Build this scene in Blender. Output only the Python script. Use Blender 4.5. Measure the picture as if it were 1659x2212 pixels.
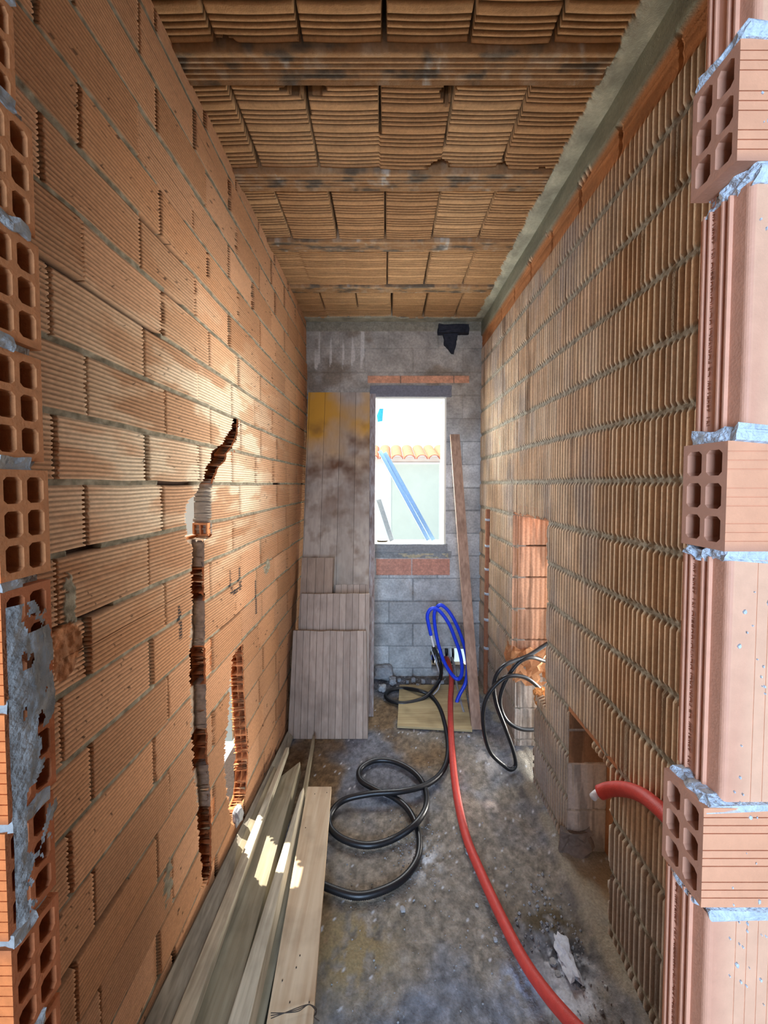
import bpy, bmesh, math, random
import numpy as np
from mathutils import Vector, Matrix

for o in list(bpy.data.objects): bpy.data.objects.remove(o, do_unlink=True)
SC = bpy.context.scene; COL = SC.collection
EYE = 1.54                     # eye height over the floor
F, PHI, CX = 800.0, math.radians(1.95), 832.0
CY = 1045 + F*math.tan(PHI)

# ---------------- camera ----------------
cam = bpy.data.cameras.new('camera'); co = bpy.data.objects.new('camera', cam); COL.objects.link(co)
co.location = (0, 0, EYE); co.rotation_euler = (math.pi/2-PHI, 0, 0)
cam.sensor_fit = 'VERTICAL'; cam.sensor_height = 36.0; cam.lens = F/2212*36.0
cam.shift_x = (829.5-CX)/2212; cam.shift_y = (CY-1106)/2212
cam.clip_start = 0.02; SC.camera = co

# ---------------- sky, sun, exposure ----------------
SC.view_settings.view_transform = 'Standard'; SC.view_settings.look = 'None'
SC.view_settings.gamma = 1; SC.view_settings.use_curve_mapping = False
SC.view_settings.exposure = 0.6
w = bpy.data.worlds.new('sky'); SC.world = w; w.use_nodes = True
nt = w.node_tree; nt.nodes.clear()
tc = nt.nodes.new('ShaderNodeTexCoord'); sx = nt.nodes.new('ShaderNodeSeparateXYZ')
mr = nt.nodes.new('ShaderNodeMapRange'); mr.inputs['From Min'].default_value = -0.5; mr.inputs['From Max'].default_value = 0.5
mx = nt.nodes.new('ShaderNodeMix'); mx.data_type = 'RGBA'
mx.inputs[6].default_value = (0.50, 0.72, 1.0, 1); mx.inputs[7].default_value = (0.97, 0.99, 1.0, 1)
bg = nt.nodes.new('ShaderNodeBackground'); bg.inputs['Strength'].default_value = 1.15
wo = nt.nodes.new('ShaderNodeOutputWorld')
nt.links.new(tc.outputs['Generated'], sx.inputs[0]); nt.links.new(sx.outputs['Y'], mr.inputs['Value'])
nt.links.new(mr.outputs[0], mx.inputs[0]); nt.links.new(mx.outputs[2], bg.inputs['Color']); nt.links.new(bg.outputs[0], wo.inputs[0])
sl = bpy.data.lights.new('sun', 'SUN'); so = bpy.data.objects.new('sun', sl); COL.objects.link(so)
sl.energy = 9; sl.angle = math.radians(0.6); sl.color = (1, .95, .86)
so.rotation_euler = Vector((-0.42, 0.26, 0.85)).to_track_quat('Z', 'Y').to_euler(); so.location = (-3, 1, 4)

def area(name, loc, toward, sx_, sy_, power, col, portal=False):
    l = bpy.data.lights.new(name, 'AREA'); l.shape = 'RECTANGLE'; l.size = sx_; l.size_y = sy_
    l.energy = power; l.color = col
    if portal: l.cycles.is_portal = True
    o = bpy.data.objects.new(name, l); COL.objects.link(o); o.location = loc
    o.rotation_euler = (Vector(loc)-Vector(toward)).to_track_quat('Z', 'Y').to_euler()
    return o
area('daylight_window', (.19, 3.14, EYE+.1), (.19, 2, EYE-.2), .56, 1.15, 27, (.93, .97, 1))
area('daylight_side_opening', (2.3, 2.45, EYE-1.35), (.2, 1.80, EYE-.2), .8, .7, 170, (1, .96, .88))
area('daylight_side_room', (1.9, 1.25, EYE-.3), (.8, 2.15, EYE-.5), .6, .8, 9, (1, .94, .88))
area('daylight_entrance', (-.20, -1.75, EYE-.1), (.05, 1.2, EYE-.6), 1.0, 1.5, 74, (.52, .71, 1))
SC.cycles.max_bounces = 8; SC.cycles.diffuse_bounces = 5; SC.cycles.sample_clamp_indirect = 6

# ---------------- helpers ----------------
def lin(c):
    c = np.asarray(c, float)/255.0
    return np.where(c <= .04045, c/12.92, ((c+.055)/1.055)**2.4)
def L4(c): return tuple(lin(c))+(1,)
def ray(px, py):
    x = (px-CX)/F; y = -(py-CY)/F
    return np.array([x, math.cos(PHI)+y*math.sin(PHI), -math.sin(PHI)+y*math.cos(PHI)])
def atx(px, py, X): d = ray(px, py); return d*X/d[0]
def aty(px, py, Y): d = ray(px, py); return d*Y/d[1]
def atz(px, py, Z): d = ray(px, py); return d*Z/d[2]           # all relative to the eye
def W(p): return Vector((float(p[0]), float(p[1]), float(p[2])+EYE))

_r = np.random.RandomState(5); _T = _r.rand(256, 256)
def vn(u, v, s=0):
    u = np.asarray(u, float)+s*17.31; v = np.asarray(v, float)+s*9.17
    i = np.floor(u).astype(int); j = np.floor(v).astype(int); f = u-i; g = v-j
    f = f*f*(3-2*f); g = g*g*(3-2*g); a = lambda x, y: _T[x % 256, y % 256]
    return (a(i, j)*(1-f)+a(i+1, j)*f)*(1-g)+(a(i, j+1)*(1-f)+a(i+1, j+1)*f)*g
def fbm(u, v, s=0, n=4):
    t = 0; a = .5; k = 1; m = 0
    for q in range(n): t = t+a*vn(np.asarray(u)*k, np.asarray(v)*k, s+q); m += a; a *= .5; k *= 2.03
    return t/m
def hsh(i, j, s=0):
    return _T[(np.asarray(i).astype(int)*7+31*s) % 256, (np.asarray(j).astype(int)*13+57*s+3) % 256]
def sm(a, b, x): t = np.clip((x-a)/(b-a), 0, 1); return t*t*(3-2*t)
def mixc(a, b, t): return a*(1-t[..., None])+b*t[..., None]

def material(name, color=(128, 128, 128), rough=.85, metal=0, attr=False, nscale=60, namt=.18, bump=.25, bscale=180, spec=.3, coat=0):
    m = bpy.data.materials.new(name); m.use_nodes = True; n = m.node_tree; b = n.nodes['Principled BSDF']
    b.inputs['Roughness'].default_value = rough; b.inputs['Metallic'].default_value = metal
    b.inputs['Specular IOR Level'].default_value = spec; b.inputs['Coat Weight'].default_value = coat
    tcn = n.nodes.new('ShaderNodeTexCoord')
    no = n.nodes.new('ShaderNodeTexNoise'); no.inputs['Scale'].default_value = nscale; no.inputs['Detail'].default_value = 5
    n.links.new(tcn.outputs['Object'], no.inputs['Vector'])
    mp = n.nodes.new('ShaderNodeMapRange'); mp.inputs['From Min'].default_value = .25; mp.inputs['From Max'].default_value = .75
    mp.inputs['To Min'].default_value = 1-namt; mp.inputs['To Max'].default_value = 1+namt
    n.links.new(no.outputs['Fac'], mp.inputs['Value'])
    mu = n.nodes.new('ShaderNodeVectorMath'); mu.operation = 'SCALE'
    if attr:
        at = n.nodes.new('ShaderNodeAttribute'); at.attribute_name = 'Col'; n.links.new(at.outputs['Color'], mu.inputs[0])
    else: mu.inputs[0].default_value = L4(color)[:3]
    n.links.new(mp.outputs[0], mu.inputs['Scale']); n.links.new(mu.outputs[0], b.inputs['Base Color'])
    if bump:
        nb = n.nodes.new('ShaderNodeTexNoise'); nb.inputs['Scale'].default_value = bscale; nb.inputs['Detail'].default_value = 4
        n.links.new(tcn.outputs['Object'], nb.inputs['Vector'])
        bm_ = n.nodes.new('ShaderNodeBump'); bm_.inputs['Strength'].default_value = bump; bm_.inputs['Distance'].default_value = .004
        n.links.new(nb.outputs['Fac'], bm_.inputs['Height']); n.links.new(bm_.outputs[0], b.inputs['Normal'])
    return m

def wood(name, c1, c2, axis=1, gs=9, rough=.75, planks=0, paxis=0, stain=None, stretch=.06):
    """grain runs along `axis` of the board's own coordinates"""
    m = bpy.data.materials.new(name); m.use_nodes = True; n = m.node_tree; b = n.nodes['Principled BSDF']
    b.inputs['Roughness'].default_value = rough; b.inputs['Specular IOR Level'].default_value = .25
    t = n.nodes.new('ShaderNodeTexCoord'); mpn = n.nodes.new('ShaderNodeMapping')
    s = [1, 1, 1]; s[axis] = stretch; mpn.inputs['Scale'].default_value = s
    n.links.new(t.outputs['Object'], mpn.inputs['Vector'])
    wv = n.nodes.new('ShaderNodeTexNoise'); wv.inputs['Scale'].default_value = gs*9; wv.inputs['Detail'].default_value = 6; wv.inputs['Distortion'].default_value = .5
    n.links.new(mpn.outputs[0], wv.inputs['Vector'])
    cr = n.nodes.new('ShaderNodeValToRGB'); cr.color_ramp.elements[0].position = .25; cr.color_ramp.elements[1].position = .7
    cr.color_ramp.elements[0].color = L4(c2); cr.color_ramp.elements[1].color = L4(c1)
    n.links.new(wv.outputs['Fac'], cr.inputs[0])
    last = cr.outputs[0]
    def mixin(fac, colr, lastc, blend='MIX'):
        q = n.nodes.new('ShaderNodeMix'); q.data_type = 'RGBA'; q.blend_type = blend
        n.links.new(fac, q.inputs[0]); n.links.new(lastc, q.inputs[6]); q.inputs[7].default_value = colr
        return q.outputs[2]
    # blotches of dirt
    n2 = n.nodes.new('ShaderNodeTexNoise'); n2.inputs['Scale'].default_value = 6; n2.inputs['Detail'].default_value = 4
    n.links.new(t.outputs['Object'], n2.inputs['Vector'])
    r2 = n.nodes.new('ShaderNodeMapRange'); r2.inputs['From Min'].default_value = .5; r2.inputs['From Max'].default_value = .75; r2.inputs['To Max'].default_value = .5
    n.links.new(n2.outputs['Fac'], r2.inputs['Value'])
    last = mixin(r2.outputs[0], L4([v*.66 for v in c2]), last)
    if stain:
        for (colr, sc_, lo, hi, zc, zr) in stain:
            n3 = n.nodes.new('ShaderNodeTexNoise'); n3.inputs['Scale'].default_value = sc_; n3.inputs['Detail'].default_value = 3
            n.links.new(t.outputs['Object'], n3.inputs['Vector'])
            r3 = n.nodes.new('ShaderNodeMapRange'); r3.inputs['From Min'].default_value = lo; r3.inputs['From Max'].default_value = hi
            n.links.new(n3.outputs['Fac'], r3.inputs['Value'])
            sp = n.nodes.new('ShaderNodeSeparateXYZ'); n.links.new(t.outputs['Object'], sp.inputs[0])
            r4 = n.nodes.new('ShaderNodeMapRange'); r4.inputs['From Min'].default_value = zc-zr; r4.inputs['From Max'].default_value = zc
            n.links.new(sp.outputs['Z'], r4.inputs['Value'])
            r5 = n.nodes.new('ShaderNodeMapRange'); r5.inputs['From Min'].default_value = zc+zr*1.0; r5.inputs['From Max'].default_value = zc+zr*2.0
            r5.inputs['To Min'].default_value = 1; r5.inputs['To Max'].default_value = 0
            n.links.new(sp.outputs['Z'], r5.inputs['Value'])
            m1 = n.nodes.new('ShaderNodeMath'); m1.operation = 'MULTIPLY'; m2 = n.nodes.new('ShaderNodeMath'); m2.operation = 'MULTIPLY'
            n.links.new(r3.outputs[0], m1.inputs[0]); n.links.new(r4.outputs[0], m1.inputs[1])
            n.links.new(m1.outputs[0], m2.inputs[0]); n.links.new(r5.outputs[0], m2.inputs[1])
            last = mixin(m2.outputs[0], L4(colr), last)
    hsock = wv.outputs['Fac']
    if planks:
        spn = n.nodes.new('ShaderNodeSeparateXYZ'); n.links.new(t.outputs['Object'], spn.inputs[0])
        d1 = n.nodes.new('ShaderNodeMath'); d1.operation = 'MULTIPLY'; d1.inputs[1].default_value = 1/planks; n.links.new(spn.outputs['XYZ'[paxis]], d1.inputs[0])
        f1 = n.nodes.new('ShaderNodeMath'); f1.operation = 'FLOOR'; n.links.new(d1.outputs[0], f1.inputs[0])
        wn_ = n.nodes.new('ShaderNodeTexWhiteNoise'); wn_.noise_dimensions = '1D'; n.links.new(f1.outputs[0], wn_.inputs['W'])
        m5 = n.nodes.new('ShaderNodeMath'); m5.operation = 'MULTIPLY'; m5.inputs[1].default_value = .45; n.links.new(wn_.outputs['Value'], m5.inputs[0])
        last = mixin(m5.outputs[0], L4([v*.72 for v in c2]), last)
        sp = n.nodes.new('ShaderNodeSeparateXYZ'); n.links.new(t.outputs['Object'], sp.inputs[0])
        a0 = n.nodes.new('ShaderNodeMath'); a0.operation = 'MULTIPLY'; a0.inputs[1].default_value = 1/planks
        n.links.new(sp.outputs['XYZ'[paxis]], a0.inputs[0])
        fr = n.nodes.new('ShaderNodeMath'); fr.operation = 'FRACT'; n.links.new(a0.outputs[0], fr.inputs[0])
        lt = n.nodes.new('ShaderNodeMath'); lt.operation = 'LESS_THAN'; lt.inputs[1].default_value = .0022/planks; n.links.new(fr.outputs[0], lt.inputs[0])
        last = mixin(lt.outputs[0], L4((62, 48, 38)), last)
    n.links.new(last, b.inputs['Base Color'])
    bp = n.nodes.new('ShaderNodeBump'); bp.inputs['Strength'].default_value = .35; bp.inputs['Distance'].default_value = .002
    n.links.new(hsock, bp.inputs['Height']); n.links.new(bp.outputs[0], b.inputs['Normal'])
    return m

M = {}
M['clay'] = material('clay_brickwork', attr=True, nscale=90, namt=.14, bump=.35, bscale=260, rough=.9, spec=.15)
M['clay_fresh'] = material('fresh_red_clay', attr=True, nscale=45, namt=.07, bump=.12, bscale=300, rough=.6, spec=.3)
M['cement'] = material('cement', attr=True, nscale=70, namt=.22, bump=.8, bscale=140, rough=.95, spec=.1)
M['floor'] = material('dusty_screed', attr=True, nscale=120, namt=.25, bump=.7, bscale=170, rough=.9, spec=.2)
M['mortar'] = material('wet_blue_grey_mortar', (188, 198, 208), nscale=120, namt=.2, bump=1, bscale=200, rough=.9)
M['mortar_dark'] = material('dark_grey_mortar', (112, 110, 106), nscale=60, namt=.3, bump=.9, bscale=120, rough=.9)
M['render'] = material('pale_render', (236, 232, 214), nscale=8, namt=.03, bump=.05)
M['render2'] = material('cream_render', (214, 212, 188), nscale=8, namt=.03, bump=.05)
M['tile'] = material('terracotta_roof_tile', (205, 120, 88), nscale=20, namt=.15)
M['white'] = material('white_plastic', (225, 228, 232), rough=.35, namt=.03, bump=0)
M['black'] = material('black_plastic', (24, 25, 28), rough=.38, namt=.15, bump=0, spec=.5)
M['blue'] = material('blue_pipe_foam', (28, 66, 222), rough=.35, namt=.06, bump=.05, spec=.5)
M['red'] = material('red_pipe_foam', (196, 66, 56), rough=.5, namt=.12, bump=.25, bscale=400, spec=.4)
M['steel'] = material('galvanised_steel', (150, 178, 205), rough=.4, metal=.3, namt=.1, bump=0)
M['grey_plastic'] = material('grey_board_face', (128, 134, 142), rough=.6)
M['tape'] = material('light_blue_plastic', (40, 140, 225), rough=.4, bump=0)
M['wire'] = material('rusty_wire', (60, 50, 42), rough=.6, bump=0)
M['seam'] = material('pale_foam_seam', (214, 150, 128), rough=.5, bump=0)
M['soot'] = material('black_charred_foam', (42, 42, 48), nscale=40, namt=.4, bump=1, bscale=70, rough=.9)
M['gravel'] = material('grey_rubble', (158, 160, 162), nscale=50, namt=.25, bump=.7, bscale=120)
M['pit'] = material('dark_red_clay', (150, 88, 58), nscale=50, namt=.15, bump=.2)

def tag(o, label=None, cat=None, group=None, kind=None):
    if label: o['label'] = label
    if cat: o['category'] = cat
    if group: o['group'] = group
    if kind: o['kind'] = kind
    return o
def link(name, me, mat, parent=None, smooth=False):
    me.materials.append(mat)
    if smooth: me.polygons.foreach_set('use_smooth', [True]*len(me.polygons))
    o = bpy.data.objects.new(name, me); COL.objects.link(o)
    if parent: o.parent = parent; o.matrix_parent_inverse = Matrix.Translation(-parent.location)
    return o
def empty(name, loc=(0, 0, 0)):
    o = bpy.data.objects.new(name, None); COL.objects.link(o); o.location = loc; o.empty_display_size = .05; return o

def grid(name, P, colr, mat, keep=None, parent=None, smooth=False, flip=False):
    """P (n,m,3) relative to the eye; keep (n-1,m-1) faces that exist"""
    n, m = P.shape[:2]; idx = np.arange(n*m).reshape(n, m)
    q = np.stack([idx[:-1, :-1], idx[1:, :-1], idx[1:, 1:], idx[:-1, 1:]], -1)
    if flip: q = q[..., ::-1]
    q = q[keep] if keep is not None else q.reshape(-1, 4)
    V = P.reshape(-1, 3).copy(); V[:, 2] += EYE
    used = np.unique(q); remap = np.full(n*m, -1); remap[used] = np.arange(len(used))
    V = V[used]; q = remap[q].reshape(-1, 4)
    me = bpy.data.meshes.new(name); me.vertices.add(len(V)); me.vertices.foreach_set('co', V.ravel())
    me.loops.add(q.size); me.loops.foreach_set('vertex_index', q.ravel().astype(np.int32))
    me.polygons.add(len(q)); me.polygons.foreach_set('loop_start', (np.arange(len(q))*4).astype(np.int32))
    me.update(calc_edges=True)
    C = np.broadcast_to(np.asarray(colr, float), P.shape).reshape(-1, 3)[used]; C = np.concatenate([lin(np.clip(C, 0, 255)), np.ones((len(C), 1))], 1)
    a = me.color_attributes.new('Col', 'FLOAT_COLOR', 'POINT'); a.data.foreach_set('color', C.ravel())
    return link(name, me, mat, parent, smooth)

class MB:
    """collects shapes (coordinates relative to the eye) into one mesh"""
    def __init__(s): s.bm = bmesh.new(); s.cl = s.bm.verts.layers.float_color.new('Col'); s.c = (1, 1, 1, 1)
    def color(s, c): s.c = L4(c); return s
    def v(s, p):
        x = s.bm.verts.new((p[0], p[1], p[2]+EYE)); x[s.cl] = s.c; return x
    def face(s, ps):
        try: return s.bm.faces.new([s.v(p) for p in ps])
        except ValueError: pass
    def box(s, a, b):
        (x0, y0, z0), (x1, y1, z1) = a, b
        s.hexa([(x0, y0, z0), (x1, y0, z0), (x1, y1, z0), (x0, y1, z0)], [(x0, y0, z1), (x1, y0, z1), (x1, y1, z1), (x0, y1, z1)])
    def hexa(s, lo, hi):
        A = [s.v(p) for p in lo]; B = [s.v(p) for p in hi]; n = len(A)
        s.bm.faces.new(A[::-1]); s.bm.faces.new(B)
        for i in range(n): s.bm.faces.new([A[i], A[(i+1) % n], B[(i+1) % n], B[i]])
    def build(s, name, mat, parent=None, bevel=0, smooth=False, noise=0, nf=30, sub=0, origin=None):
        if sub: bmesh.ops.subdivide_edges(s.bm, edges=s.bm.edges[:], cuts=sub, use_grid_fill=True)
        bmesh.ops.remove_doubles(s.bm, verts=s.bm.verts[:], dist=1e-6)
        bmesh.ops.recalc_face_normals(s.bm, faces=s.bm.faces[:])
        if noise:
            for v in s.bm.verts:
                c = v.co
                v.co = c+Vector((float(vn(c.y*nf, c.z*nf, 3))-.5, float(vn(c.x*nf, c.z*nf, 5))-.5, float(vn(c.x*nf, c.y*nf, 8))-.5))*noise*2
        me = bpy.data.meshes.new(name)
        if origin is not None: bmesh.ops.translate(s.bm, vec=-Vector(origin), verts=s.bm.verts[:])
        s.bm.to_mesh(me); s.bm.free(); o = link(name, me, mat, None, smooth)
        if origin is not None: o.location = origin
        if parent: o.parent = parent; o.matrix_parent_inverse = Matrix.Translation(-parent.location)
        if bevel:
            md = o.modifiers.new('bevel', 'BEVEL'); md.width = bevel; md.segments = 2; md.limit_method = 'ANGLE'
        return o

def catmull(pts, n=10):
    P = [np.array(p, float) for p in pts]; P = [2*P[0]-P[1]]+P+[2*P[-1]-P[-2]]; out = []
    for i in range(1, len(P)-2):
        a, b, c, d = P[i-1:i+3]
        for k in range(n):
            t = k/n; out.append(.5*((2*b)+(-a+c)*t+(2*a-5*b+4*c-d)*t*t+(-a+3*b-3*c+d)*t**3))
    out.append(P[-2]); return np.array(out)
def resample(p, step):
    d = np.r_[0, np.cumsum(np.linalg.norm(np.diff(p, axis=0), axis=1))]; n = max(4, int(d[-1]/step))
    t = np.linspace(0, d[-1], n); return np.stack([np.interp(t, d, p[:, k]) for k in range(3)], 1)
def tube(name, pts, r, mat, parent=None, step=.006, sides=12, rib=0, rp=.005, cap=True, raw=False):
    p = resample(pts if raw else catmull(pts), rp/2 if rib else step); n = len(p)
    t = np.gradient(p, axis=0); t /= np.linalg.norm(t, axis=1)[:, None]
    u = np.zeros_like(p); a = np.array([0, 0, 1.]) if abs(t[0][2]) < .9 else np.array([1., 0, 0])
    for i in range(n):
        a = a-t[i]*a.dot(t[i]); a /= np.linalg.norm(a); u[i] = a
    v = np.cross(t, u); th = np.arange(sides)*2*math.pi/sides
    rr = np.full(n, r)
    if rib: rr = r*(1-rib*(np.arange(n) % 2))
    V = p[:, None]+rr[:, None, None]*(np.cos(th)[None, :, None]*u[:, None]+np.sin(th)[None, :, None]*v[:, None])
    V[..., 2] += EYE; V = V.reshape(-1, 3); fs = []
    for i in range(n-1):
        for k in range(sides):
            k2 = (k+1) % sides; fs.append((i*sides+k, i*sides+k2, (i+1)*sides+k2, (i+1)*sides+k))
    if cap: fs.append(tuple(range(sides))[::-1]); fs.append(tuple((n-1)*sides+k for k in range(sides)))
    me = bpy.data.meshes.new(name); me.from_pydata(V.tolist(), [], fs)
    return link(name, me, mat, parent, True)
def geo_lines(a, b, k, cap, mn=.0):
    ys = [a]
    while ys[-1] < b: ys.append(ys[-1]+max(mn, min(cap, k*ys[-1]**2)))
    return np.array(ys)

# ---------------- wall_left : hollow bricks with a chased crack ----------------
XL = -.61; CH = .134; FZ = -EYE; CZ = 1.262
def lw(px, py): p = atx(px, py, XL); return p[1], p[2]
def slot(rows):                       # rows of (py, left px, right px) -> interpolators over z
    z = []; a = []; b = []
    for (py, l, r) in rows:
        y0, z0 = lw(l, py); y1, z1 = lw(r, py); z.append((z0+z1)/2); a.append(y0); b.append(y1)
    o = np.argsort(z); z = np.array(z)[o]; a = np.array(a)[o]; b = np.array(b)[o]
    return z, a, b
SA = slot([(903, 507, 513), (930, 499, 512), (950, 487, 506), (965, 478, 498), (978, 460, 488), (995, 457, 484), (1005, 450, 472), (1025, 444, 464), (1040, 440, 458),
           (1062, 428, 456), (1080, 412, 456), (1095, 406, 456), (1160, 404, 456), (1166, 407, 454), (1170, 417, 440), (1250, 416, 438), (1300, 418, 440), (1350, 414, 441), (1400, 413, 440),
           (1450, 414, 443), (1500, 417, 443), (1550, 415, 443), (1600, 419, 446), (1650, 421, 446), (1700, 428, 450), (1750, 430, 453), (1800, 434, 455), (1850, 436, 455), (1900, 440, 455), (1915, 446, 447)])
SB = slot([(1396, 519, 524), (1402, 510, 524), (1412, 505, 523), (1440, 501, 525), (1480, 496, 526), (1530, 493, 528), (1560, 489, 530), (1600, 486, 531), (1640, 487, 534),
           (1680, 492, 536), (1720, 498, 534), (1750, 502, 530), (1770, 505, 516)])
# z rows: fine breakpoints for the thin ribs of each brick
zr = []; KS = range(-12, 10)
for k in KS:
    zb = k*CH; zr += [(zb-.0055, k, -1), (zb-.002, k, -1), (zb+.002, k, -1), (zb+.0055, k, -1)]
    n = 13; p = (CH-.011)/n
    for i in range(n):
        a = zb+.0055+i*p
        zr += [(a+.0008, k, 0), (a+.0042 if i % 3 else a+.0030, k, 0), (a+.0058, k, 1), (a+.0082, k, 1)]
zr.sort(); Z = np.array([a[0] for a in zr]); K = np.array([a[1] for a in zr]); G = np.array([a[2] for a in zr])
sel = (Z > FZ-.03) & (Z < CZ+.03); Z, K, G = Z[sel], K[sel], G[sel]
Y = geo_lines(.46, 2.96, .0052, .011, .0020)
ZZ, YY = np.meshgrid(Z, Y, indexing='ij'); KK = np.broadcast_to(K[:, None], ZZ.shape); GG = np.broadcast_to(G[:, None], ZZ.shape)
ph = np.where(KK % 2 == 0, .151, .225)+(hsh(KK, KK, 3)-.5)*.018
bi = np.floor((YY-ph)/.267).astype(int); fr = (YY-ph)-bi*.267
jj = (hsh(bi, KK, 4)-.5)*.012; dj = np.minimum(np.abs(fr-jj*0), np.abs(.267-fr))
rnd = hsh(bi, KK, 1); rnd2 = hsh(bi, KK, 2); jw = .0022+.0028*hsh(bi, KK, 6)
mort = (GG == -1)
D = (rnd-.5)*.006+(rnd2-.5)*.012*(fr-.13)/.13*.5
D = D+np.where(GG == 1, .0046, 0)*(.6+.5*vn(YY*6, ZZ*30, 2))+(vn(YY*90, ZZ*300, 7)-.5)*.0006
vj = (dj < jw+np.where(GG == 1, .0013, 0)+.003*(vn(YY*0+bi, ZZ*90, 4)-.5)) & ~mort
D = np.where(vj, .014, D)
mn_ = fbm(YY*30, ZZ*60, 11)
D = np.where(mort, .0035+.010*(mn_-.35), D)
gapm = mort & (vn(YY*3, KK*7.7, 12) > .83); D = np.where(gapm, .022, D)
# colours
patch = fbm(YY*5, ZZ*14, 21); dep = sm(.42, .62, patch)*np.exp(-((YY-1.35)/.6)**2-((ZZ-.12)/.36)**2)
base = mixc(np.array([182., 132, 94]), np.array([196., 148, 112]), rnd)
base = base*(.95+.10*rnd2[..., None])
cream = np.clip(dep*.9+np.where((rnd2 > .4), .6, .25)*np.exp(-((YY-1.3)/.55)**2-((ZZ-.12)/.33)**2), 0, .85)
base = mixc(base, np.array([238., 220, 192]), np.clip(cream*1.15, 0, .9))
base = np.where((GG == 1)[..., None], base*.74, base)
spots = vn(YY*120, ZZ*140, 31) > .93; base = np.where((spots & (vn(YY*8, ZZ*8, 33) > .55))[..., None], base*.55, base)
mc = mixc(np.array([84., 77, 62]), np.array([172., 164, 144]), fbm(YY*70, ZZ*90, 15))
COLR = np.where(mort[..., None], mc, base); COLR = np.where(vj[..., None], mixc(np.array([112., 76, 50]), np.array([120., 112, 95]), sm(.45, .6, vn(YY*40, ZZ*25, 41))), COLR)
COLR = np.where(gapm[..., None], np.array([60., 44, 34]), COLR)
# mortar smears that spill over bricks
for (px, py, ry, rz) in [(577, 1222, .045, .03), (365, 1905, .022, .05), (150, 1300, .012, .045), (590, 1140, .008, .03)]:
    y0, z0 = lw(px, py); q = ((YY-y0)/ry)**2+((ZZ-z0)/rz)**2+(fbm(YY*60, ZZ*60, 51)-.5)*4.5 < 1
    COLR = np.where(q[..., None], mc*1.02, COLR); D = np.where(q, -.001+.004*(mn_-.5), D)
# torn brick face beside the near jamb
y0, z0 = lw(150, 1410); q = ((YY-y0)/.035)**2+((ZZ-z0)/.055)**2+(fbm(YY*50, ZZ*50, 52)-.5)*1.8 < 1
COLR = np.where(q[..., None], np.array([164., 112, 76])*(.7+.5*fbm(YY*60, ZZ*60, 9))[..., None], COLR); D = np.where(q, .012*fbm(YY*70, ZZ*70, 10), D)
# black painted dashes
for (px, py, h, wd) in [(389, 1345, 72, 7), (498, 1252, 42, 4), (518, 1250, 52, 5), (507, 1280, 10, 13), (554, 1290, 78, 3), (499, 1275, 20, 4)]:
    y0, z0 = lw(px, py); hz = h*y0/F/2; hw = wd*y0*y0/(abs(XL)*F)/2
    q = (np.abs(YY-y0-.2*hw*np.sin(ZZ*40)) < hw*(.7+.6*vn(YY*0, ZZ*120, 5))) & (np.abs(ZZ-z0) < hz) & (GG != 1)
    COLR = np.where(q[..., None], np.array([38., 42, 46]), COLR)
def inside(S, z, y, jag, seed):
    n = (vn(y*0, z*140, seed)-.5)*jag; n2 = (vn(y*0+9, z*150, seed+1)-.5)*jag
    return (z > S[0][0]) & (z < S[0][-1]) & (y > np.interp(z, S[0], S[1])+n) & (y < np.interp(z, S[0], S[2])+n2)
# main chase: shallow groove showing brick cells, grey mortar between
inA = inside(SA, ZZ, YY, .016, 61)
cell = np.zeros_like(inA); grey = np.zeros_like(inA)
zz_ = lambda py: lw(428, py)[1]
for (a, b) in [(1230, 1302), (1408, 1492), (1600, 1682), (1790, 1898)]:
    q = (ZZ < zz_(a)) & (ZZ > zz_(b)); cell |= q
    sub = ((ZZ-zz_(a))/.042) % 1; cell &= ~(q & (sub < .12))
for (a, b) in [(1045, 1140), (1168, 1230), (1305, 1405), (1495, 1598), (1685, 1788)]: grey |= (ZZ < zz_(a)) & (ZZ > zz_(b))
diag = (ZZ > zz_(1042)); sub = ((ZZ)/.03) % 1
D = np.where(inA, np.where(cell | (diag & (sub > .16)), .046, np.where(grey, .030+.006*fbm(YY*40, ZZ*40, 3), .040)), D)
COLR = np.where(inA[..., None], np.where((cell | diag)[..., None], np.array([120., 74, 50]), np.where(grey[..., None], np.array([166., 148, 130])*(.8+.4*fbm(YY*50, ZZ*50, 2))[..., None], np.array([176., 108, 64]))), COLR)  # cells and diagonal coloured darker: shade of the recess painted in
# window-like hole in the chase and the broken slot by the floor: right through the wall
yh0, zh1 = lw(402, 1072); yh1, zh0 = lw(457, 1166); zh0 = lw(420, 1164)[1]
th = (YY > yh0) & (ZZ < zh1+.045*(YY-yh0)/.16) & (ZZ > zh0) & inA
inB = inside(SB, ZZ, YY, .018, 71)
hole = th | inB; D = np.where(hole, .058, D)
COLR = np.where((inB)[..., None], np.array([200., 132, 84]), COLR); the = th.copy(); the[:, 1:] |= th[:, :-1]; COLR = np.where(the[..., None], np.array([176., 166, 152])*(.8+.4*fbm(YY*50, ZZ*50, 2))[..., None], COLR)
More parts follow.
